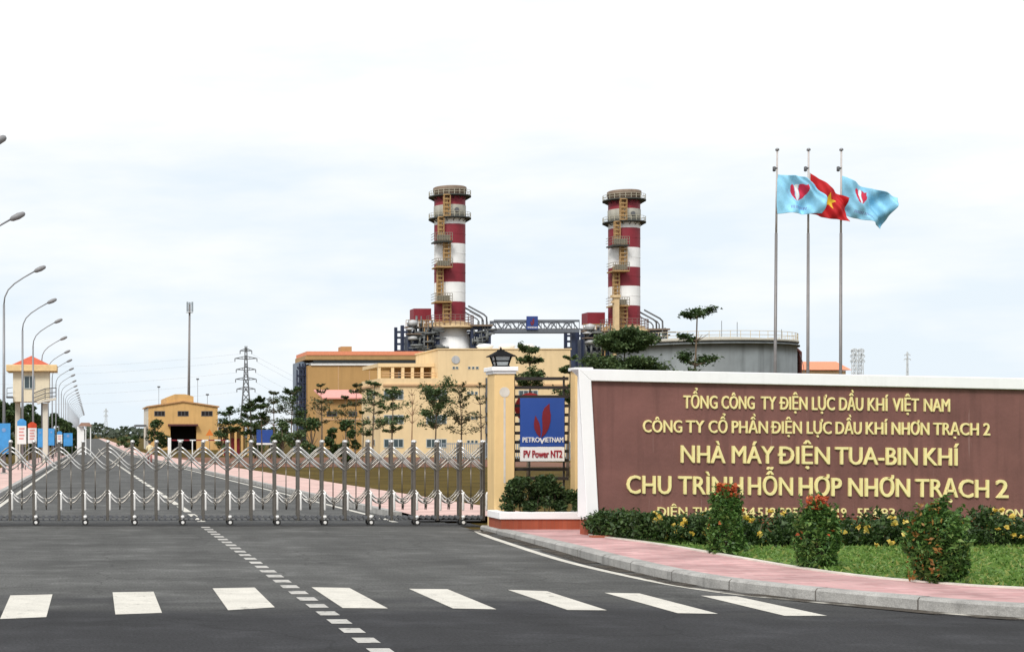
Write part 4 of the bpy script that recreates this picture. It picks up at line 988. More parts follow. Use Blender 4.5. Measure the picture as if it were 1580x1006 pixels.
for a, b in ((238, 254.5), (274, 291), (310.5, 328)): window(wh, X(a, YW), X(b, YW), YW, Z(642, YW), Z(634, YW), 3, 0.1, M_DGREY, M_DARK)
MB().box(dx0, dx1, YW + 6, YW + 6.2, gW, dz).build('interior', M_DARK, wh)
MB().box(X(259, YW), X(305, YW), YW - 1.2, YW - 0.01, dz, dz + 0.35).build('canopy', M_AWN, wh)
MB().box(X(210, YW), wx0 - 0.31, YW + 2, YW + 14, Z(658, YW), Z(655, YW)).build('side_awning', M_DGREY, wh)
# yard clutter by the warehouse
YK = 190.0; gK = gz(YK)
bar_ = thing('boom_barrier', 'red and white boom barrier in front of the warehouse door', 'barrier', (X(266, YK), YK, gK))
m = MB(); xs = [X(264, YK) + i * (X(350, YK) - X(264, YK)) / 9 for i in range(10)]
zz0 = Z(679, YK)
for i in range(9): m.box(xs[i], xs[i + 1], YK - 0.05, YK + 0.05, zz0 - 0.07, zz0 + 0.07, i % 2)
m.build('arm', [M_STKR, M_STKW], bar_)
MB().box(X(259, YK), X(264, YK), YK - 0.2, YK + 0.2, gK, zz0 + 0.3).build('cabinet', M_STKW, bar_, 0.03); MB().box(X(296, YK), X(297.5, YK), YK - 0.06, YK + 0.06, gK, zz0 - 0.07).build('rest_post', M_STKW, bar_)
ws = thing('warning_sign', 'orange triangular warning sign at the right corner of the warehouse', 'sign', (X(323, 280), 280, gz(280)))
MB().prism([(X(317, 280), Z(672, 280)), (X(330, 280), Z(672, 280)), (X(323.5, 280), Z(662, 280))], 280, 280.06).build('triangle', mat('warning_orange', (0.7, 0.2, 0.03), 0.6), ws)
MB().bar((X(323.5, 280), 280.1, gz(280)), (X(323.5, 280), 280.1, Z(668, 280)), 0.05).build('post', M_POLE, ws)
YA = 215.0; gA = gz(YA)
ann = thing('open_shed', 'low ochre open shed with columns between warehouse and trees', 'shed', (X(362, YA), YA, gA))
MB().box(X(340, YA), X(386, YA), YA, YA + 6, Z(659, YA), Z(653, YA)).build('roof', M_WARE, ann)
MB().box(X(342, YA), X(384, YA), YA + 5.6, YA + 5.9, gA, Z(659.2, YA)).build('back_wall', M_OCHRE, ann)
for p in (342, 352, 362, 372, 382): MB().box(X(p, YA), X(p, YA) + 0.3, YA + 0.1, YA + 0.4, gA, Z(659.1, YA)).build('column', M_WARE, ann)
MB().box(X(345, YA), X(372, YA), YA + 2, YA + 3.5, gA, Z(676, YA)).build('counter', M_STKR, ann)
YN = 165.0
nb = thing('notice_board', 'dark blue notice board on posts below the trees', 'board', (X(409, YN), YN, gz(YN)))
MB().box(X(396, YN), X(421, YN), YN, YN + 0.1, Z(683, YN), Z(663, YN)).build('panel', M_BLUE, nb, 0.02)
MB().box(X(396, YN), X(421, YN), YN - 0.01, YN + 0.11, Z(686, YN), Z(683.2, YN)).build('white_rail', M_STKW, nb)
for p in (398, 418): MB().bar((X(p, YN), YN + 0.16, gz(YN)), (X(p, YN), YN + 0.16, Z(665, YN)), 0.06).build('post', M_POLE, nb)
# person walking inside the gate
def person(px, Y, label):
    x = X(px, Y); g = gz(Y)
    t = thing('person', label, 'person', (x, Y, g))
    me = bpy.data.meshes.new('body')
    J = [(0, 0, .95), (0, 0, 1.18), (0, 0, 1.40), (0, 0, 1.50), (0, -.01, 1.60), (0, -.01, 1.70), (.18, 0, 1.40), (.24, .03, 1.12), (.23, -.08, .88), (-.18, 0, 1.40), (-.24, -.03, 1.12), (-.22, .1, .88), (.10, 0, .90), (.11, -.10, .50), (.11, -.06, .08), (.11, -.2, .03), (-.10, 0, .90), (-.11, .08, .50), (-.11, .2, .08), (-.11, .1, .03)]
    E = [(0, 1), (1, 2), (2, 3), (3, 4), (4, 5), (2, 6), (6, 7), (7, 8), (2, 9), (9, 10), (10, 11), (0, 12), (12, 13), (13, 14), (14, 15), (0, 16), (16, 17), (17, 18), (18, 19)]
    rad = [.15, .14, .15, .06, .095, .07, .06, .045, .035, .06, .045, .035, .09, .06, .045, .035, .09, .06, .045, .035]
    me.from_pydata([(j[0], j[1], j[2]) for j in J], E, []); o = bpy.data.objects.new('body', me); COL.objects.link(o); o.parent = t
    md = o.modifiers.new('skin', 'SKIN'); sb = o.modifiers.new('sub', 'SUBSURF'); sb.levels = sb.render_levels = 1
    for i, s in enumerate(me.skin_vertices[0].data): s.radius = (rad[i], rad[i]); s.use_root = (i == 0)
    me.materials.append(M_SKIN)
    m = MB(); m.lathe(x, Y, [(.175, g + .88), (.165, g + 1.1), (.18, g + 1.32), (.15, g + 1.45), (.08, g + 1.5)], 14)
    for s in (1, -1): m.tube([(x + s * .15, Y, g + 1.42), (x + s * .215, Y + s * .01, g + 1.27), (x + s * .245, Y + s * .03, g + 1.12)], [.075, .07, .06], 8)
    m.build('shirt', M_SHIRT, t)
    m = MB(); m.tube([(x + .07, Y, g + .93), (x + .11, Y - .1, g + .5), (x + .11, Y - .06, g + .1)], [.12, .085, .07], 8); m.tube([(x - .07, Y, g + .93), (x - .11, Y + .08, g + .5), (x - .11, Y + .19, g + .1)], [.12, .085, .07], 8); m.build('trousers', M_TROU, t)
    m = MB(); m.lathe(x, Y - .0, [(.095, g + 1.62), (.108, g + 1.68), (.095, g + 1.75), (.05, g + 1.795), (0.001, g + 1.80)], 12); m.build('hair', M_HAIR, t)
person(231, 118, 'person in cream shirt and rose trousers walking on the road behind the gate')
# ================================================================== MASTS, PYLONS, WIRES
YM = 335.0; gM = gz(YM); mxx = X(290.5, YM)
ms_ = thing('telecom_mast', 'slender grey telecom mast with white antennas above the yellow warehouse', 'mast', (mxx, YM, gM))
MB().tube([(mxx, YM, gM), (mxx + 0.3, YM, Z(470, YM))], [0.36, 0.2], 10).build('pole', M_FPOLE, ms_)
for dx, dy in ((-.5, -.3), (.55, -.3), (.05, .6)):
    MB().box(mxx + .3 + dx - .2, mxx + .3 + dx + .2, YM + dy - .12, YM + dy + .12, Z(481, YM), Z(466, YM)).build('antenna', M_FENCE, ms_, 0.05)
m = MB(); m.lathe(mxx + .3, YM, [(0.25, Z(483, YM)), (0.8, Z(482.5, YM)), (0.8, Z(482, YM)), (0.25, Z(481.5, YM))], 12)
for z in (469, 478):
    for dx, dy in ((-.5, -.3), (.55, -.3), (.05, .6)): m.bar((mxx + .3, YM, Z(z, YM)), (mxx + .3 + dx, YM + dy, Z(z, YM)), 0.05, 5)
m.build('mounting_frame', M_GREYM, ms_)
def pylon(px, top, Y, label, arms, mt, wtop=0.35, wbase=2.6, br=0.11, base=None):
    x = X(px, Y); g = gz(Y); zt = Z(top, Y); H = zt - g
    t = thing('power_pylon', label, 'pylon', (x, Y, g), 'power pylons on the skyline')
    def hw(z): q = (z - g) / H; return wbase * (1 - q) ** 1.6 + wtop
    m = MB(); lv = [g + H * i / 12 for i in range(13)]
    for sx in (-1, 1):
        for sy in (-1, 1): m.tube([(x + sx * hw(z), Y + sy * hw(z), z) for z in lv], br, 4)
    for a, b in zip(lv[:-1], lv[1:]):
        for sy in (-1, 1):
            m.bar((x - hw(a), Y + sy * hw(a), a), (x + hw(b), Y + sy * hw(b), b), br * .6, 4); m.bar((x + hw(a), Y + sy * hw(a), a), (x - hw(b), Y + sy * hw(b), b), br * .6, 4)
            m.bar((x + sy * hw(a), Y - hw(a), a), (x + sy * hw(b), Y + hw(b), b), br * .6, 4)
    m.build('lattice_tower', mt, t)
    tips = []
    for py_, half in arms:
        z = Z(py_, Y); hwid = half * Y / F; m = MB()
        for s in (-1, 1):
            m.tube([(x, Y, z + 0.9), (x + s * hwid, Y, z)], br * .9, 4); m.tube([(x, Y, z - 0.3), (x + s * hwid, Y, z)], br * .9, 4)
            for k in (0.35, 0.65): m.bar((x + s * hwid * k, Y, z + 0.9 * (1 - k)), (x + s * hwid * k, Y, z - 0.3 * (1 - k)), br * .6, 4)
            m.bar((x + s * hwid, Y, z), (x + s * hwid, Y, z - 1.3), br * 1.1, 5); tips.append((x + s * hwid, Y, z - 1.3))
        m.build('cross_arm', mt, t)
    return tips
tips = pylon(379.5, 534, 620, 'tall dark lattice pylon with stacked arms left of the brown hall', [(541, 9), (553, 17), (570, 15), (585, 16), (600, 14)], M_PYLON, br=0.17)
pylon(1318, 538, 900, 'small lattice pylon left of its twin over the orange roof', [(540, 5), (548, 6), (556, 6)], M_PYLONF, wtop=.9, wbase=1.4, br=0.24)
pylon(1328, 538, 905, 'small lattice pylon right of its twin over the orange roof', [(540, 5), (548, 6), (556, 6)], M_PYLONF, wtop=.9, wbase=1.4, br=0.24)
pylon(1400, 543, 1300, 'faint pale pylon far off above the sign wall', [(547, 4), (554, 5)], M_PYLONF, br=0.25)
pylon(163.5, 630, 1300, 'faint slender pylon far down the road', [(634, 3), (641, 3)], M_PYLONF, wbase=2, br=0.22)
for k, tp in enumerate(tips):
    left = k % 2 == 0
    a = Vector(tp); b = Vector((X(-160, 620) - 40, 640, a.z + 5)) if left else Vector((X(760, 620), 700, a.z - 22))
    pts = [a.lerp(b, i / 16) - Vector((0, 0, 7 * math.sin(math.pi * i / 16))) for i in range(17)]
    hts = ['topmost', 'second highest', 'middle', 'second lowest', 'lowest'][k // 2]
    o = MB().tube(pts, 0.03, 4).build('power_line', M_WIRE)
    tag(o, '%s thin power line running %s from the dark lattice pylon' % (hts, 'left over the road' if left else 'right behind the brown hall'), 'power line', 'power lines from the pylon')
# ================================================================== TURBINE HALL, ANNEX
YH = 265.0; gH = gz(YH)
hx0, hx1 = X(475, YH), X(650, YH)
th = thing('turbine_hall', 'large brown clad hall with orange roof edge and white ribbon below the eaves', 'hall', (hx0, YH, gH))
MB().box(hx0, hx1, YH, YH + 12, gH, Z(564, YH)).build('wall', M_BROWN, th)
MB().box(hx0 + 0.6, hx1, YH - 0.06, YH + 0.004 - 0.05, Z(690, YH), Z(566, YH)) # (panel joints follow)
m = MB()
for p in (522, 570, 618): m.box(X(p, YH) - .06, X(p, YH) + .06, YH - .05, YH - .002, gH, Z(564.5, YH))
m.build('panel_joint', M_CREAMT, th)
MB().box(hx0 + .5, hx1, YH - 0.25, YH + 11.8, Z(563.8, YH), Z(560.5, YH)).build('white_ribbon', M_STKW, th)
m = MB(); m.box(hx0 + 1.0, hx1, YH + 0.4, YH + 11.6, Z(560.4, YH), Z(555.5, YH)); m.build('clerestory', M_PANE, th)
MB().box(hx0 - .5, hx1 + .5, YH - 0.8, YH + 12.5, Z(555.4, YH), Z(548.5, YH)).build('fascia', M_OCHRE, th)
MB().box(hx0 - .3, hx1 + .5, YH - 0.9, YH + 12.6, Z(548.4, YH), Z(542.5, YH)).build('roof', M_ORANGE, th)
MB().box(X(532, YH), X(549, YH), YH + 4, YH + 7, Z(542.4, YH), Z(532.5, YH)).build('roof_vent', M_OCHRE, th, 0.05)
m = MB(); bx0, bx1 = X(461, YH), X(474.5, YH)
for p in (461, 465, 470, 474): m.box(X(p, YH) - .12, X(p, YH) + .12, YH + 2, YH + 2.3, gH, Z(560 if p > 463 else 570, YH)); 
for py_ in range(566, 690, 12):
    m.box(bx0, bx1, YH + 1.9, YH + 2.1, Z(py_, YH) - .1, Z(py_, YH) + .1); m.bar((bx0, YH + 2.35, Z(py_, YH)), (bx1, YH + 2.35, Z(py_ + 12, YH)), .08, 4)
m.build('stair_frame', M_NAVY, th)
MB().box(bx0 + .5, bx1 - .05, YH + 2.6, YH + 11.5, gH, Z(557, YH)).build('side_cladding', mat('bluegrey_cladding', (0.17, 0.22, 0.29), 0.6, var=0.2, scale=.4), th)
YX = 240.0; gX_ = gz(YX)
an = thing('annex_building', 'small ochre annex with pink sloping roof beside the cream office block', 'annex', (X(499, YX), YX, gX_))
MB().box(X(499, YX), X(560, YX), YX, YX + 8, gX_, Z(615.5, YX)).build('wall', M_BROWN, an)
m = MB(); xa, xb = X(496.5, YX), X(562, YX); m.add([(xa, YX - .8, Z(615.4, YX)), (xb, YX - .8, Z(615.4, YX)), (xb, YX + 8.5, Z(601, YX)), (xa, YX + 8.5, Z(601, YX)), (xa, YX - .8, Z(613.4, YX)), (xb, YX - .8, Z(613.4, YX)), (xb, YX + 8.5, Z(599, YX)), (xa, YX + 8.5, Z(599, YX))],
    [(3, 2, 1, 0), (4, 5, 6, 7), (0, 1, 5, 4), (1, 2, 6, 5), (2, 3, 7, 6), (3, 0, 4, 7)]); m.build('roof', M_PINKR, an)
window(an, X(504, YX), X(520, YX), YX, Z(642.5, YX), Z(634.5, YX), 2, .1, M_DGREY, M_DARK)
MB().box(X(499, YX), X(560, YX), YX - .1, YX - .002, Z(648, YX), Z(645, YX)).build('string_course', M_CREAMT, an)
window(an, X(538, YX), X(551, YX), YX, Z(642.5, YX), Z(634.5, YX), 2, .1, M_DGREY, M_DARK)
# ================================================================== OFFICE BLOCK
YO = 190.0; gO = gz(YO); DO = 13.0
ox0, ox1 = X(587, YO), X(884, YO)
of = thing('office_block', 'cream three storey office block with grid windows behind the young trees', 'office building', (ox0, YO, gO))
zt = Z(583.5, YO)
MB().box(ox0, ox1, YO, YO + DO, gO, zt).build('wall', M_CREAM, of)
m = MB(); m.box(ox0 + .3, ox1 - .3, YO - .22, YO - .002, Z(595.5, YO), Z(592.5, YO)); m.box(ox0 - .2, ox0 - .002, YO + .2, YO + DO - .2, Z(595.5, YO), Z(592.5, YO)); m.build('cornice', M_CREAMT, of)
for py0, py1 in ((602, 616.5), (640, 654), (677, 690.5)):
    window(of, X(592, YO), X(622.5, YO), YO, Z(py1, YO), Z(py0, YO), 4, .09)
    window(of, X(657.5, YO), X(689, YO), YO, Z(py1, YO), Z(py0, YO), 4, .09)
    for k in range(3): window(of, X(720.5 + k * 6, YO), X(725 + k * 6, YO), YO, Z(py0 + 7, YO), Z(py0 + 2, YO), 1, .05)
    window(of, X(800, YO), X(830, YO), YO, Z(py1, YO), Z(py0, YO), 4, .09)
# side windows on the left return
for k in range(2):
    for py0 in (603, 641, 678):
        yy = YO + 3.5 + k * 4; m = MB(); m.box(ox0 - .05, ox0 + .01, yy, yy + 1.6, Z(py0 + 10, YO), Z(py0, YO)); f = m.build('window', M_WFRAME, of)
        m = MB(); m.box(ox0 - .06, ox0 - .051, yy + .1, yy + 1.5, Z(py0 + 9, YO), Z(py0 + 1, YO)); m.build('pane', M_PANE, f)
ux0, ux1 = X(676, YO), X(880, YO)
MB().box(ux0, ux1, YO + .004, YO + DO, zt, Z(539.5, YO)).build('upper_wall', M_CREAM, of)
MB().box(ux0 - .12, ux1 + .12, YO - .1, YO + DO + .1, Z(539.4, YO), Z(537.6, YO)).build('parapet_coping', M_CREAM, of)
for a, b in ((698, 702), (703, 707), (722, 726), (728, 732), (734, 738.5)): window(of, X(a, YO), X(b, YO), YO, Z(569.5, YO), Z(565.5, YO), 1, .05)
m = MB(); m.tube([(X(703, YO), YO - .08, Z(555, YO)), (X(703, YO), YO + .0, Z(555, YO))], .5, 20); m.build('round_vent', M_GREYM, of)
# roof terrace with posts
tx0_, tx1_ = X(585, YO), ux0 - .01
m = MB(); m.box(ox0 + .1, tx1_, YO + 2, YO + DO, Z(566, YO + 2), Z(560.5, YO + 2)); m.build('terrace_roof', M_CREAM, of)
MB().box(ox0 + 3.6, tx1_, YO + 5, YO + DO - .2, zt, Z(566.1, YO + 2)).build('penthouse', M_BROWN, of)
for p in (588, 609, 625, 640, 655, 672): MB().box(X(p, YO) , X(p, YO) + .35, YO + 2.1, YO + 2.45, zt, Z(566.1, YO + 2)).build('terrace_column', M_CREAM, of)
m = MB(); m.box(X(627, YO), X(638, YO), YO + 4.9, YO + 4.99, Z(581, YO), Z(571, YO)); m.build('terrace_door', M_PANE, of)
m = MB()
for z in (575, 579): m.bar((ox0 + .4, YO + 1, Z(z, YO)), (tx1_, YO + 1, Z(z, YO)), .05, 5)
m.build('terrace_railing', M_CREAMT, of)
MB().box(X(749, YO), X(751.5, YO), YO - .25, YO - .01, gO, Z(583, YO)).build('drain_pipe', M_DGREY, of)
for a in (605, 628, 642, 660): MB().box(X(747.5, YO), X(753.5, YO), YO - .6, YO - .26, Z(a + 9, YO), Z(a, YO)).build('conditioner_box', M_DGREY, of)
for k, p in enumerate((755, 790, 820)):
    m = MB(); m.lathe(X(p, YO) + 1, YO + 6, [(.9, Z(539, YO)), (.9, Z(533, YO)), (1.1, Z(530, YO)), (.8, Z(527, YO)), (0.0, Z(526, YO))], 16); m.build('roof_ventilator', M_STKW, of)
# picket fence in front of the office
YE = 150.0; gE = gz(YE)
fn = thing('picket_fence', 'blue grey steel picket fence in front of the office block', 'fence', (X(678, YE), YE, gE))
m = MB(); x = X(678, YE); xe = X(880, YE)
while x < xe: m.box(x, x + .07, YE, YE + .04, gE + .1, Z(683, YE)); x += .2
for z in (gE + .3, Z(685, YE)): m.box(X(678, YE), xe, YE + .041, YE + .09, z, z + .08)
m.build('pickets', M_FENCE, fn)
for k in range(7): x = X(678, YE) + k * (xe - X(678, YE)) / 6; MB().box(x - .08, x + .08, YE + .1, YE + .26, gE, Z(681, YE)).build('post', M_FENCE, fn)
# ================================================================== CHIMNEYS AND BOILERS
def chimney(pxc, Y, dy, label):
    x = X(pxc, Y); g = gz(Y); s = Y / F; r = 24.0 * s * 0.985
    z = lambda py_: Z(py_ + dy, Y)
    t = thing('chimney', label, 'chimney', (x, Y, g), 'striped chimneys')
    pr = [(r, z(497), 0), (r, z(467), 1), (r, z(437), 0), (r, z(408), 1), (r, z(378), 0), (r, z(348), 1), (r, z(338), 1), (r * 1.03, z(337.9), 2), (r * 1.03, z(319), 2), (r, z(318.5), 0), (r, z(304), 0)]
    m = MB(); m.lathe(x, Y, pr, 40)
    for py_ in (482, 452, 422, 393, 363): m.lathe(x, Y, [(r * 1.0, z(py_ + .5)), (r * 1.02, z(py_)), (r * 1.0, z(py_ - .5))], 40, 0 if py_ in (482, 422, 363) else 1)
    m.build('shaft', [M_STKR, M_STKW, M_STKG], t)
    m = MB(); m.lathe(x, Y, [(r * .98, z(304)), (r * 1.04, z(303)), (r * 1.04, z(297)), (r * 1.07, z(296.5)), (r * 1.07, z(290.5)), (r * 1.0, z(289.5)), (r * .9, z(290)), (r * .9, z(300))], 40); m.build('crown', M_STKC, t)
    for py_ in (304.5, 338.5):
        R2 = r * 1.36; m = MB(); m.lathe(x, Y, [(r * 1.01, z(py_ + 1.2)), (R2, z(py_ + 1.0)), (R2, z(py_ - 1.0)), (r * 1.01, z(py_ - 1.2))], 32)
        for k in range(16): a = k * math.pi / 8; m.bar((x + r * math.cos(a), Y + r * math.sin(a), z(py_ + 5)), (x + R2 * .95 * math.cos(a), Y + R2 * .95 * math.sin(a), z(py_ + 1)), .09, 4)
        ga = m.build('gallery', M_DKGREEN, t); m = MB()
        for k in range(24): a = k * math.pi / 12; m.bar((x + R2 * .98 * math.cos(a), Y + R2 * .98 * math.sin(a), z(py_ - 1)), (x + R2 * .98 * math.cos(a), Y + R2 * .98 * math.sin(a), z(py_ - 8.5)), .045, 4)
        for q in (5, 8.5): m.tube([(x + R2 * .98 * math.cos(k * math.pi / 16), Y + R2 * .98 * math.sin(k * math.pi / 16), z(py_ - q)) for k in range(33)], .045, 4)
        m.build('railing', mat('gallery_rail', (0.50, 0.48, 0.38), .6), ga)
    # ladder run: yellow shaft on the near left side
    m = MB(); lx_ = x - 8 * s; ly_ = Y - r * .98
    def run(xa, pa, pb, yy, wd=1.0):
        for dx in (-wd * .42, wd * .42):
            for dyy in (0, -.7): m.box(xa + dx - .07, xa + dx + .07, yy + dyy - .07, yy + dyy + .07, z(pa), z(pb))
        zz = z(pa)
        while zz < z(pb): m.box(xa - wd * .42, xa + wd * .42, yy - .03, yy + .03, zz, zz + .12); m.lathe(xa, yy - .35, [(wd * .5, zz), (wd * .52, zz + .1), (wd * .5, zz + .2)], 8); zz += .85
        m.box(xa - wd * .22, xa + wd * .22, yy - .02 + .1, yy + .12, z(pa), z(pb))
    lxa, lxb = x - 11 * s, x - 17 * s
    run(lxa, 338, 304, Y - r * 1.0 - .25, 1.5); run(lxb - .3, 378, 339, Y - r * .85 - .25, 1.3); run(lxa, 408, 370, Y - r * 1.0 - .25, 1.6); run(lxb - .5, 468, 408, Y - r * .85 - .25, 1.4); run(lxa, 500, 466, Y - r * 1.0 - .25, 1.8)
    m.build('ladder', M_OCHRE, t)
    for k, (pa, hx) in enumerate(((376, 0), (415, 2), (468, 0))):
        m = MB(); xa, xb = x - 24 * s + hx * s * .5 - .9, x - 5 * s; ya, yb = Y - r * 1.0 - 2.0, Y - r * .35
        m.box(xa, xb, ya, yb, z(pa + 2.0), z(pa)); 
        lp_ = m.build('landing', M_OCHRE if k else M_DKGREEN, t); m = MB()
        n_ = 7
        for i in range(n_ + 1): m.bar((xa + (xb - xa) * i / n_, ya, z(pa)), (xa + (xb - xa) * i / n_, ya, z(pa - 12)), .06, 4)
        for q in (4, 8, 12): m.bar((xa, ya, z(pa - q)), (xb, ya, z(pa - q)), .06, 4); m.bar((xa, ya, z(pa - q)), (xa, yb, z(pa - q)), .06, 4)
        m.box(xa + .3, xb - .5, ya + .3, ya + .34, z(pa - 1), z(pa - 9))
        m.build('guard', mat('guard_mesh', (0.24, 0.22, 0.17), .7), lp_)
    # plate with a small mark on the grey ring
    m = MB(); m.tube([(x + 5 * s, Y - r * 1.1, z(327)), (x + 5 * s, Y - r * .9, z(327))], .45, 12); m.build('port', M_DGREY, t)
    # lower casing
    m = MB(); m.lathe(x, Y, [(r * 1.3, g), (r * 1.3, z(521)), (r * 1.28, z(521)), (r * 1.08, z(512)), (r * 1.08, z(507))], 36); m.build('base_casing', M_STKW, t)
    m = MB(); m.lathe(x, Y, [(r * 1.1, z(508)), (r * 1.9, z(508)), (r * 1.9, z(505)), (r * 1.35, z(504)), (r * 1.3, z(499)), (r * 1.02, z(497))], 36); m.build('base_deck', M_TANBEAM, t)
    m = MB(); R3 = r * 1.5
    for k in range(28): a = k * 2 * math.pi / 28; m.bar((x + R3 * math.cos(a), Y + R3 * math.sin(a), z(505)), (x + R3 * math.cos(a), Y + R3 * math.sin(a), z(488)), .06, 4)
    for q in (492, 496, 488, 500): m.tube([(x + R3 * math.cos(k * math.pi / 16), Y + R3 * math.sin(k * math.pi / 16), z(q)) for k in range(33)], .06, 4)
    m.build('deck_railing', mat('deck_rail', (0.20, 0.13, 0.12), .7), t)
    return x, r, s, z, g
def boiler(pxc, Y, dy, label, extra):
    x, s, g = X(pxc, Y), Y / F, gz(Y); z = lambda p: Z(p + dy, Y); q = lambda p: x + (p - 694) * s
    t = thing('boiler_house', label, 'boiler', (x, Y, g), 'boiler structures under the chimneys')
    MB().box(q(640), q(667), Y + 1, Y + 5, z(493), z(475.5)).build('red_duct', M_STKR, t)
    m = MB(); m.box(q(645), q(664), Y + 1.4, Y + 4.6, z(503), z(493.1)); m.build('duct_throat', M_STKW, t)
    m = MB(); rng = random.Random(int(pxc))
    cols = (624, 634, 643, 655, 668, 720, 732, 746)
    for p in cols:
        for yy in (Y - 4.5, Y + 2, Y + 9): m.box(q(p) - .3, q(p) + .3, yy - .3, yy + .3, g, z(506 if p > 650 else 496 + rng.uniform(0, 6)))
    for pz in (508, 517, 527, 538, 552):
        for yy in (Y - 4.5, Y + 9):
            m.box(q(622), q(670), yy - .22, yy + .22, z(pz) - .22, z(pz) + .22); m.box(q(718), q(748), yy - .22, yy + .22, z(pz) - .22, z(pz) + .22)
    for a, b in ((624, 634), (643, 655), (655, 668), (720, 732), (732, 746)):
        for pz in (508, 527): m.bar((q(a), Y - 4.6, z(pz)), (q(b), Y - 4.6, z(pz + 19)), .16, 4); m.bar((q(b), Y - 4.7, z(pz)), (q(a), Y - 4.7, z(pz + 19)), .16, 4)
    m.build('steel_frame', M_NAVY, t)
    m = MB(); m.box(q(636), q(668), Y - 2, Y + 8, g, z(516)); m.box(q(722), q(745), Y - 2, Y + 8, g, z(515)); m.build('boiler_casing', mat('dark_casing', (0.055, 0.065, 0.09), .6, var=.4, scale=.6), t)
    m = MB()
    for p, a, b in ((628, 496, 506), (624, 508, 513), (628, 520, 528)):
        m.lathe(q(p), Y - 5.5, [(0.0, z(b)), (8 * s * .9, z(b) + .2), (8 * s * .9, z(a) - .3), (0.0, z(a))], 14)
    m.build('drum', M_GREYM, t)
    m = MB(); m.box(q(618), q(672), Y - 5.5, Y - 3.6, z(508.5), z(506.5)); m.box(q(716), q(750), Y - 5.5, Y - 3.6, z(506), z(503.5)); m.box(q(618), q(640), Y - 6.5, Y - 4.6, z(519), z(517.5)); m.build('walkway', M_STKC, t)
    m = MB()
    for p in range(618, 672, 5): m.bar((q(p), Y - 5.5, z(506.5)), (q(p), Y - 5.5, z(497)), .06, 4)
    for pz in (497, 502): m.bar((q(618), Y - 5.5, z(pz)), (q(672), Y - 5.5, z(pz)), .06, 4)
    m.build('walkway_rail', M_OCHRE, t)
    m = MB()
    for yy in (Y - 3, Y + .5):
        m.tube([(q(717), yy, z(474)), (q(741), yy, z(487)), (q(745), yy, z(491)), (q(745.5), yy, z(507))], .17, 8); m.tube([(q(719), yy, z(482)), (q(737), yy, z(492)), (q(740), yy, z(496)), (q(740), yy, z(507))], .13, 8)
    m.build('sloping_pipe', M_DGREY, t)
    m = MB()
    for k in range(70):
        a = Vector((q(rng.uniform(620, 668)), Y - 4.9 - rng.random(), z(rng.uniform(506, 548)))); d = rng.choice([(1, 0, 0), (0, 0, 1)]); m.bar(a, a + Vector(d) * rng.uniform(.8, 2.6), rng.uniform(.1, .26), 6)
    for k in range(30):
        a = Vector((q(rng.uniform(720, 746)), Y - 4.9, z(rng.uniform(508, 540)))); d = rng.choice([(1, 0, 0), (0, 0, 1)]); m.bar(a, a + Vector(d) * rng.uniform(.8, 2.2), rng.uniform(.1, .22), 6)
    m.v and None
    pw_ = m.build('pipework', mat('mixed_pipe', (0.13, 0.14, 0.14), .6, var=.6, scale=.6), t); pw_['kind'] = 'stuff'
    m = MB()
    for a in (646, 651): m.box(q(a) - .1, q(a) + .1, Y - 5.4, Y - 5.2, z(545), z(503))
    m.build('caged_ladder', M_OCHRE, t)
    if extra:
        m = MB(); m.box(q(660), q(667.5), Y - 7.6, Y - 6.6, z(545), z(458)); m.box(q(657), q(669), Y - 7.9, Y - 6.3, z(458), z(454)); m.box(q(656.5), q(660), Y - 7.5, Y - 6.8, z(466), z(463)); m.build('tan_shaft', M_TANBEAM, t)
    return t
chimney(694, 320.0, 0, 'red and white striped chimney rising behind the cream office block')
boiler(694, 320.0, 0, 'navy steel boiler structure with drums below the chimney behind the office', False)
chimney(963, 326.0, 6, 'red and white striped chimney rising beside the grey tank')
boiler(963, 326.0, 6, 'navy steel boiler structure with tan shaft below the chimney by the tank', True)
# pipe bridge between the boilers
YC = 318.0
br = thing('truss_bridge', 'grey steel truss bridge joining the two boiler structures', 'bridge', (X(750, YC), YC, gz(YC)))
bx_ = [X(750, YC) + i * (X(890, YC) - X(750, YC)) / 12 for i in range(13)]
zb0, zb1 = Z(511.5, YC), Z(496, YC)
m = MB()
for yy in (YC - 1.6, YC + 1.6):
    m.box(bx_[0], bx_[-1], yy - .25, yy + .25, zb0 - .3, zb0 + .3); m.box(bx_[0] + 1.2, bx_[-1], yy - .2, yy + .2, zb1 - .22, zb1 + .22)
    for i in range(12):
        a, b = ((bx_[i], yy, zb0), (bx_[i + 1], yy, zb1)) if i % 2 == 0 else ((bx_[i], yy, zb1), (bx_[i + 1], yy, zb0)); m.bar(a, b, .13, 5)
        m.bar((bx_[i + 1], yy, zb0), (bx_[i + 1], yy, zb1), .07, 5)
m.build('truss', mat('bridge_steel', (0.12, 0.135, 0.16), .6), br)
m = MB()
for dy_, dz_ in ((-.7, .5), (.7, .5)): m.bar((bx_[0] - 2, YC + dy_, zb0 + dz_), (bx_[-1] + 3, YC + dy_, zb0 + dz_), .12, 8)
m.build('pipes', M_GREYM, br)
for p in (752, 884): MB().box(X(p, YC) - .4, X(p, YC) + .4, YC - .4, YC + .4, gz(YC), zb0 - .31).build('trestle', M_NAVY, br)
bs = thing('bridge_sign', 'small blue company sign hung on the truss bridge', 'sign', (X(821, YC), YC - 2.2, Z(509, YC)))
YZ = YC - 2.2
MB().box(X(812.5, YZ), X(830, YZ), YZ, YZ + .15, Z(508.5, YZ), Z(488, YZ)).build('panel', mat('bridge_blue', (0.02, .05, .22), .5), bs)
m = MB()
for P in (PET_L, PET_R): m.prism([(X(821.3 + (a - 836) * .22, YZ), Z(497 + (b - 650) * .22, YZ)) for a, b in P], YZ - .08, YZ - .01)
m.build('emblem', M_RED, bs)
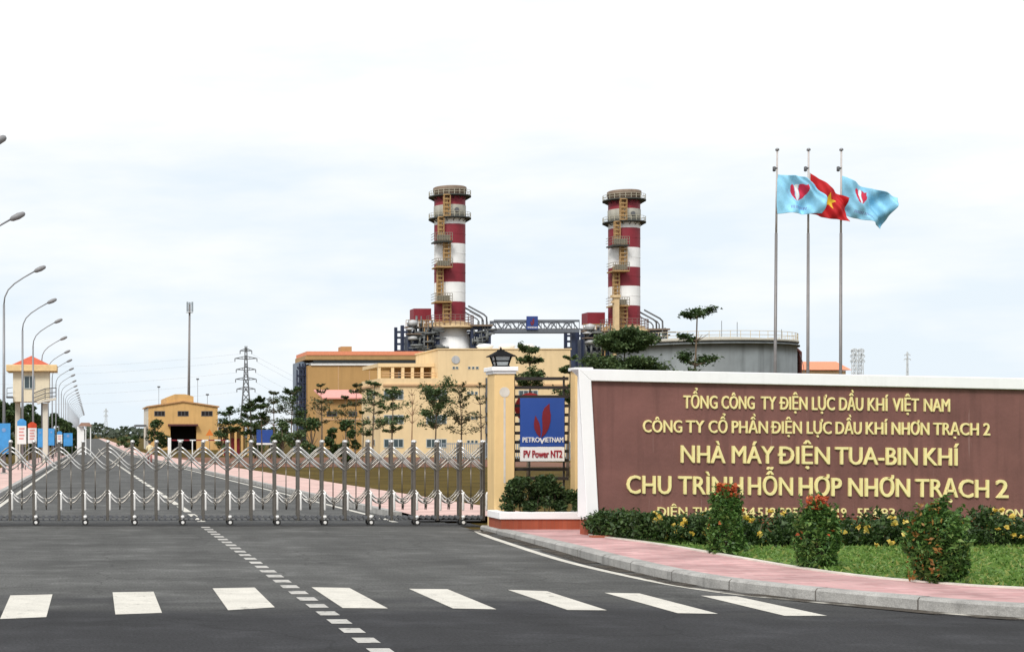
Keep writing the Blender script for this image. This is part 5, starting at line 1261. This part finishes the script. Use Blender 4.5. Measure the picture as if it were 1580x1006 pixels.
local_text('PETROVIETNAM', 814, 828.5, 506.5, 504, YZ, M_SIGNW, bs, .03)
# ================================================================== TANK
YG = 250.0; gG = gz(YG); tcx, tr = X(1088, YG), 130 * YG / F
zt0 = Z(533, YG)
tk = thing('storage_tank', 'wide grey steel storage tank with stairs and rooftop railing behind the sign wall', 'tank', (tcx, YG, gG))
m = MB(); nn = 72; hcourse = (zt0 - gG) / 7
prof = []
for k in range(7): prof += [(tr - k * .012, gG + k * hcourse), (tr - k * .012, gG + (k + 1) * hcourse - .01)]
prof += [(tr + .35, zt0 - .5), (tr + .35, zt0 - .3), (tr, zt0 - .28), (tr, zt0), (tr - .15, zt0 + .02)]
m.lathe(tcx, YG, prof, nn); m.build('shell', M_TANK, tk)
m = MB(); m.lathe(tcx, YG, [(tr + .12, zt0), (tr + .22, zt0 + .02), (tr + .22, zt0 + .35), (tr - .1, zt0 + .38), (tr * .5, zt0 + 1.0), (0.0, zt0 + 1.3)], nn); m.build('roof', mat('tank_roof', (0.42, 0.40, 0.34), .7, var=.1), tk)
m = MB(); R4 = tr + .05
for k in range(56): a = k * 2 * math.pi / 56; m.bar((tcx + R4 * math.cos(a), YG + R4 * math.sin(a), zt0 + .3), (tcx + R4 * math.cos(a), YG + R4 * math.sin(a), zt0 + 1.5), .045, 4)
for q in (.9, 1.5): m.tube([(tcx + R4 * math.cos(k * math.pi / 36), YG + R4 * math.sin(k * math.pi / 36), zt0 + q) for k in range(73)], .04, 4)
m.build('railing', mat('tank_rail', (0.60, 0.52, 0.38), .6), tk)
for p, top in ((1022, 497), (1113.5, 495), (1137.5, 497), (1206, 508)):
    yy = YG - 4; MB().bar((X(p, yy), yy, zt0), (X(p, yy), yy, Z(top, yy)), .05, 5).build('lightning_rod', M_PYLON, tk)
m = MB(); xr = X(1222, YG); m.tube([(tcx + tr * .99, YG - 1.6, Z(541, YG)), (xr + .1, YG - 1.6, Z(541, YG)), (xr + .5, YG - 1.6, Z(544, YG)), (xr + .5, YG - 1.6, gG)], .35, 10); m.build('outlet_pipe', M_PIPE, tk)
m = MB()
for k in range(26):
    a = -1.0 + k * .042; zz = zt0 - 12 + k * .46; m.add([(tcx + rr_ * math.cos(a + da), YG + rr_ * math.sin(a + da), zz) for rr_, da in ((tr + .02, 0), (tr + .9, 0), (tr + .9, .04), (tr + .02, .04))], [(0, 1, 2, 3)])
m.tube([(tcx + (tr + .9) * math.cos(-1.0 + k * .042), YG + (tr + .9) * math.sin(-1.0 + k * .042), zt0 - 11 + k * .46) for k in range(26)], .05, 4)
m.build('stair', M_DGREY, tk)
YD = 290.0; gD = gz(YD)
sb_ = thing('pump_house', 'low pump house with orange roof right of the grey tank', 'building', (X(1265, YD), YD, gD))
MB().box(X(1224, YD), X(1305, YD), YD, YD + 10, gD, Z(572, YD)).build('wall', M_CREAM, sb_)
m = MB(); xa, xb = X(1220, YD), X(1310, YD); m.add([(xa, YD - 1, Z(571, YD)), (xb, YD - 1, Z(571, YD)), (xb, YD + 5, Z(556, YD)), (xa, YD + 5, Z(556, YD)), (xa, YD + 11, Z(571, YD)), (xb, YD + 11, Z(571, YD))], [(0, 1, 2, 3), (3, 2, 5, 4), (0, 3, 4), (1, 5, 2), (4, 5, 1, 0)]); m.build('roof', M_ORANGE, sb_)
# ================================================================== TREES
def tier_tree(px, top, half, Y, label, tiers=5, dens=46, lm=L_MID, bk=M_BARK, first=.42, leaf=.2, group='young tiered trees', rise=.42, sway=.15, flat=.09, shrink=.55):
    random.seed(int(px * 10) + 3); x, g = X(px, Y), gz(Y); h = Z(top, Y) - g; r = half * Y / F
    t = thing('tiered_tree', label, 'tree', (x, Y, g), group)
    ph = random.uniform(0, 6); tp = lambda q: Vector((x + sway * math.sin(2.4 * q + ph) * q, Y + sway * .6 * math.cos(2 * q + ph) * q, g + q * h * .97))
    m = MB(); m.tube([tp(k / 8) for k in range(9)], [max(.012 * h * (1 - k / 8.6), .015) + .012 for k in range(9)], 7)
    P = []
    for k in range(tiers):
        q = first + (1 - first) * (k / max(tiers - 1, 1)) * .95; rr = r * (1 - shrink * (k / max(tiers - 1, 1)) ** 1.3) * random.uniform(.6, 1.2); o = tp(min(q + random.uniform(-.035, .035), 1))
        nb_ = random.randint(4, 6); a0 = random.uniform(0, 6.28)
        for b in range(nb_):
            a = a0 + b * 6.283 / nb_ + random.uniform(-.35, .35); L1 = rr * random.uniform(.6, 1.08)
            e_ = o + Vector((math.cos(a) * L1, math.sin(a) * L1, L1 * rise * random.uniform(.3, 1.9))); mid = o.lerp(e_, .5) - Vector((0, 0, L1 * .05))
            m.tube([o, mid, e_], [.022 + .002 * h, .015, .007], 5)
            if random.random() < .12: continue
            nl = int(dens * 1.9 * random.uniform(.35, 1.5))
            if nl:
                tt = .3 + .75 * NR.random(nl) ** .7; base = np.array(o)[None] + (np.array(e_) - np.array(o))[None] * tt[:, None]
                sp = L1 * .26 * (1.15 - .3 * tt)[:, None]
                P.append(base + NR.normal(size=(nl, 3)) * np.concatenate([sp * .8, sp * .8, sp * flat * 5.5 * np.ones_like(sp)], 1) * .85)
    m.build('trunk', bk, t)
    if P and dens: leaves('crown', np.concatenate(P), leaf * .8, lm, t, up=.7, jit=.7)
    return t
def bush_tree(px, top, half, Y, label, lm=L_DARK, n=1500, base=None, leaf=.3, group='leafy trees inside the grounds', low=.12, cat='tree', name='leafy_tree'):
    random.seed(int(px * 10) + 3); x, g = X(px, Y), gz(Y); h = Z(top, Y) - g; r = half * Y / F
    t = thing(name, label, cat, (x, Y, g), group); L_ = []
    for k in range(15):
        a = random.uniform(0, 6.28); q = random.random() ** .8; zz = g + h * (low + (0.88 - low) * q); w_ = math.sin(math.pi * (.18 + .72 * q)) ** .8
        rb_ = r * random.uniform(.3, .5); rr = max(r * w_ - rb_ * .6, 0) * random.uniform(.5, 1.0)
        L_.append((x + rr * math.cos(a), Y + rr * math.sin(a), zz, rb_, rb_, min(rb_ * .75, h * .16), n // 15, .45))
    leaves('crown', blobs(L_), leaf, lm, t, up=.4)
    m = MB(); m.tube([(x, Y, g), (x + .05, Y, g + h * .3), (x - .05, Y, g + h * .75)], [.03 * h, .022 * h, .006 * h], 7)
    for k in range(7): a = k * .9; m.tube([(x, Y, g + h * .28), (x + r * .5 * math.cos(a), Y + r * .5 * math.sin(a), g + h * random.uniform(.45, .75))], [.012 * h, .004 * h], 5)
    m.build('trunk', M_BARK, t)
    return t
# behind the sign wall and pillar
tier_tree(815, 526, 30, 70, 'tiered tree rising behind the lantern pillar and slatted screen', 5, 110, L_MID, first=.55, leaf=.16, shrink=.25)
tier_tree(876, 548, 27, 74, 'low tiered tree left of the sign wall corner', 4, 110, L_MID, first=.6, leaf=.16)
tier_tree(964, 506, 74, 66, 'broad umbrella shaped tree in front of the chimney by the tank', 7, 420, L_MID, first=.6, leaf=.17, shrink=.62, rise=.16)
tier_tree(1067, 481, 30, 64, 'slim tree with one tuft above the tank rim', 4, 85, L_DARK, first=.62, leaf=.17, shrink=.05, sway=.25, rise=.32)
# row in front of the office
tier_tree(575, 590, 26, 122, 'slim tiered tree at the left corner of the office block', 6, 45, L_MID, leaf=.22)
tier_tree(559, 634, 15, 118, 'short dark tree left of the office corner', 3, 40, L_DARK, first=.6, leaf=.22)
tier_tree(604, 596, 30, 112, 'tiered tree before the office windows nearest the corner', 5, 60, L_MID, leaf=.2)
tier_tree(634.5, 604, 20, 128, 'almost bare pinkish tree between two columns of office windows', 4, 2, L_OLIVE, M_BARKP, first=.55, leaf=.18, rise=1.1)
tier_tree(671, 606, 31, 108, 'dark v shaped tree before the middle office windows', 4, 110, L_MID, first=.55, leaf=.2, rise=.7, shrink=.3)
tier_tree(711, 600, 33, 110, 'tall thin tree with upswept tiers before the blank office wall', 6, 34, L_OLIVE, leaf=.2, rise=.75)
tier_tree(742, 592, 22, 116, 'sparse tree beside the gate pillar in front of the office', 5, 12, L_OLIVE, first=.5, leaf=.2, rise=.6)
# in front of annex and hall
tier_tree(496, 590, 25, 142, 'pale olive tiered tree in front of the brown hall corner', 6, 22, L_OLIVE, first=.5, leaf=.24)
tier_tree(534, 612, 22, 150, 'olive tiered tree in front of the annex', 4, 24, L_OLIVE, first=.6, leaf=.24)
tier_tree(548, 588, 16, 160, 'small topped tree left of the office terrace', 3, 40, L_OLIVE, first=.72, leaf=.24)
tier_tree(449, 604, 27, 146, 'dark tiered tree at the navy stair frame', 4, 100, L_DARK, first=.55, leaf=.24, shrink=.4)
tier_tree(424, 603, 24, 152, 'thin pale tree with flat tiers against the sky', 4, 26, L_OLIVE, first=.55, leaf=.24)
tier_tree(404, 612, 22, 160, 'dark green tiered tree right of the lattice pylon', 4, 100, L_DARK, first=.5, leaf=.26)
tier_tree(356, 626, 24, 172, 'tiered tree at the right gable end of the warehouse', 4, 90, L_DARK, first=.5, leaf=.28)
tier_tree(388, 620, 26, 168, 'dark bushy tiered tree under the lattice pylon', 5, 110, L_DARK, first=.45, leaf=.28)
bush_tree(536, 639, 18, 112, 'round dark shrub like tree before the annex', L_DARK, 1500, leaf=.24)
bush_tree(244, 644, 20, 245, 'round dark tree hiding the left half of the warehouse doorway', L_DARK, 1400, leaf=.45)
bush_tree(192, 672, 14, 330, 'low bright green bush left of the warehouse', L_MID, 700, leaf=.5)
bush_tree(207, 669, 9, 300, 'small dark bush under the warehouse side awning', L_DARK, 500, leaf=.4)
for p, tp_, hf, Y, lb in ((436, 646, 19, 138, 'dark bush under the thin pale tree'), (460, 640, 20, 134, 'dark bush at the foot of the navy stair frame'), (481, 636, 19, 140, 'dark bush left of the annex wall'), (513, 655, 14, 130, 'low bush in front of the annex window'),
                          (394, 650, 16, 175, 'dark bush behind the notice board'), (424, 652, 14, 178, 'bush right of the notice board'), (342, 652, 14, 205, 'bush at the left end of the open shed')):
    bush_tree(p, tp_, hf, Y, lb, L_DARK if p % 2 else L_MID, 900, leaf=.3)
# left row of trees behind the banners and tower
lt = [(-14, 600, 22, 126), (6, 607, 20, 132), (27, 612, 18, 142), (46, 619, 17, 152), (64, 626, 16, 164), (82, 632, 15, 178), (96, 640, 12, 196), (106, 648, 10, 218), (114, 656, 8, 248), (119, 661, 6, 290)]
lbl = ['leafy tree cut off by the left edge of the photo', 'dark leafy tree behind the large plain blue banner', 'leafy tree left of the guard tower', 'leafy tree under the guard tower cabin', 'leafy tree behind the tower column', 'leafy tree just right of the tower', 'leafy tree second right of the tower', 'small leafy tree third right of the tower', 'small tree next to the farthest tree of the left row', 'farthest and smallest tree of the left row']
for (p, tp_, hf, Y), lb in zip(lt, lbl): bush_tree(p, tp_, hf * 1.25, Y, lb, L_DARK if p % 4 else L_MID, 3600, leaf=.40, group='trees along the left pavement', low=.1)
# far-off woods on the horizon
k = 26000; wx = NR.uniform(-420, 1100, k); wy = NR.uniform(880, 960, k)
hh = 5.5 + 2.2 * np.sin(wx * .045) + 1.6 * np.sin(wx * .13 + 1) + 1.2 * np.sin(wx * .31); wz = -1.5 + NR.random(k) ** .7 * np.maximum(hh, 2.5)
o = leaves('distant_woods', np.stack([wx, wy, wz], 1), 2.4, L_FAR, up=.2, aspect=.8)
tag(o, 'dark line of far woods along the horizon', 'woods', kind='stuff')
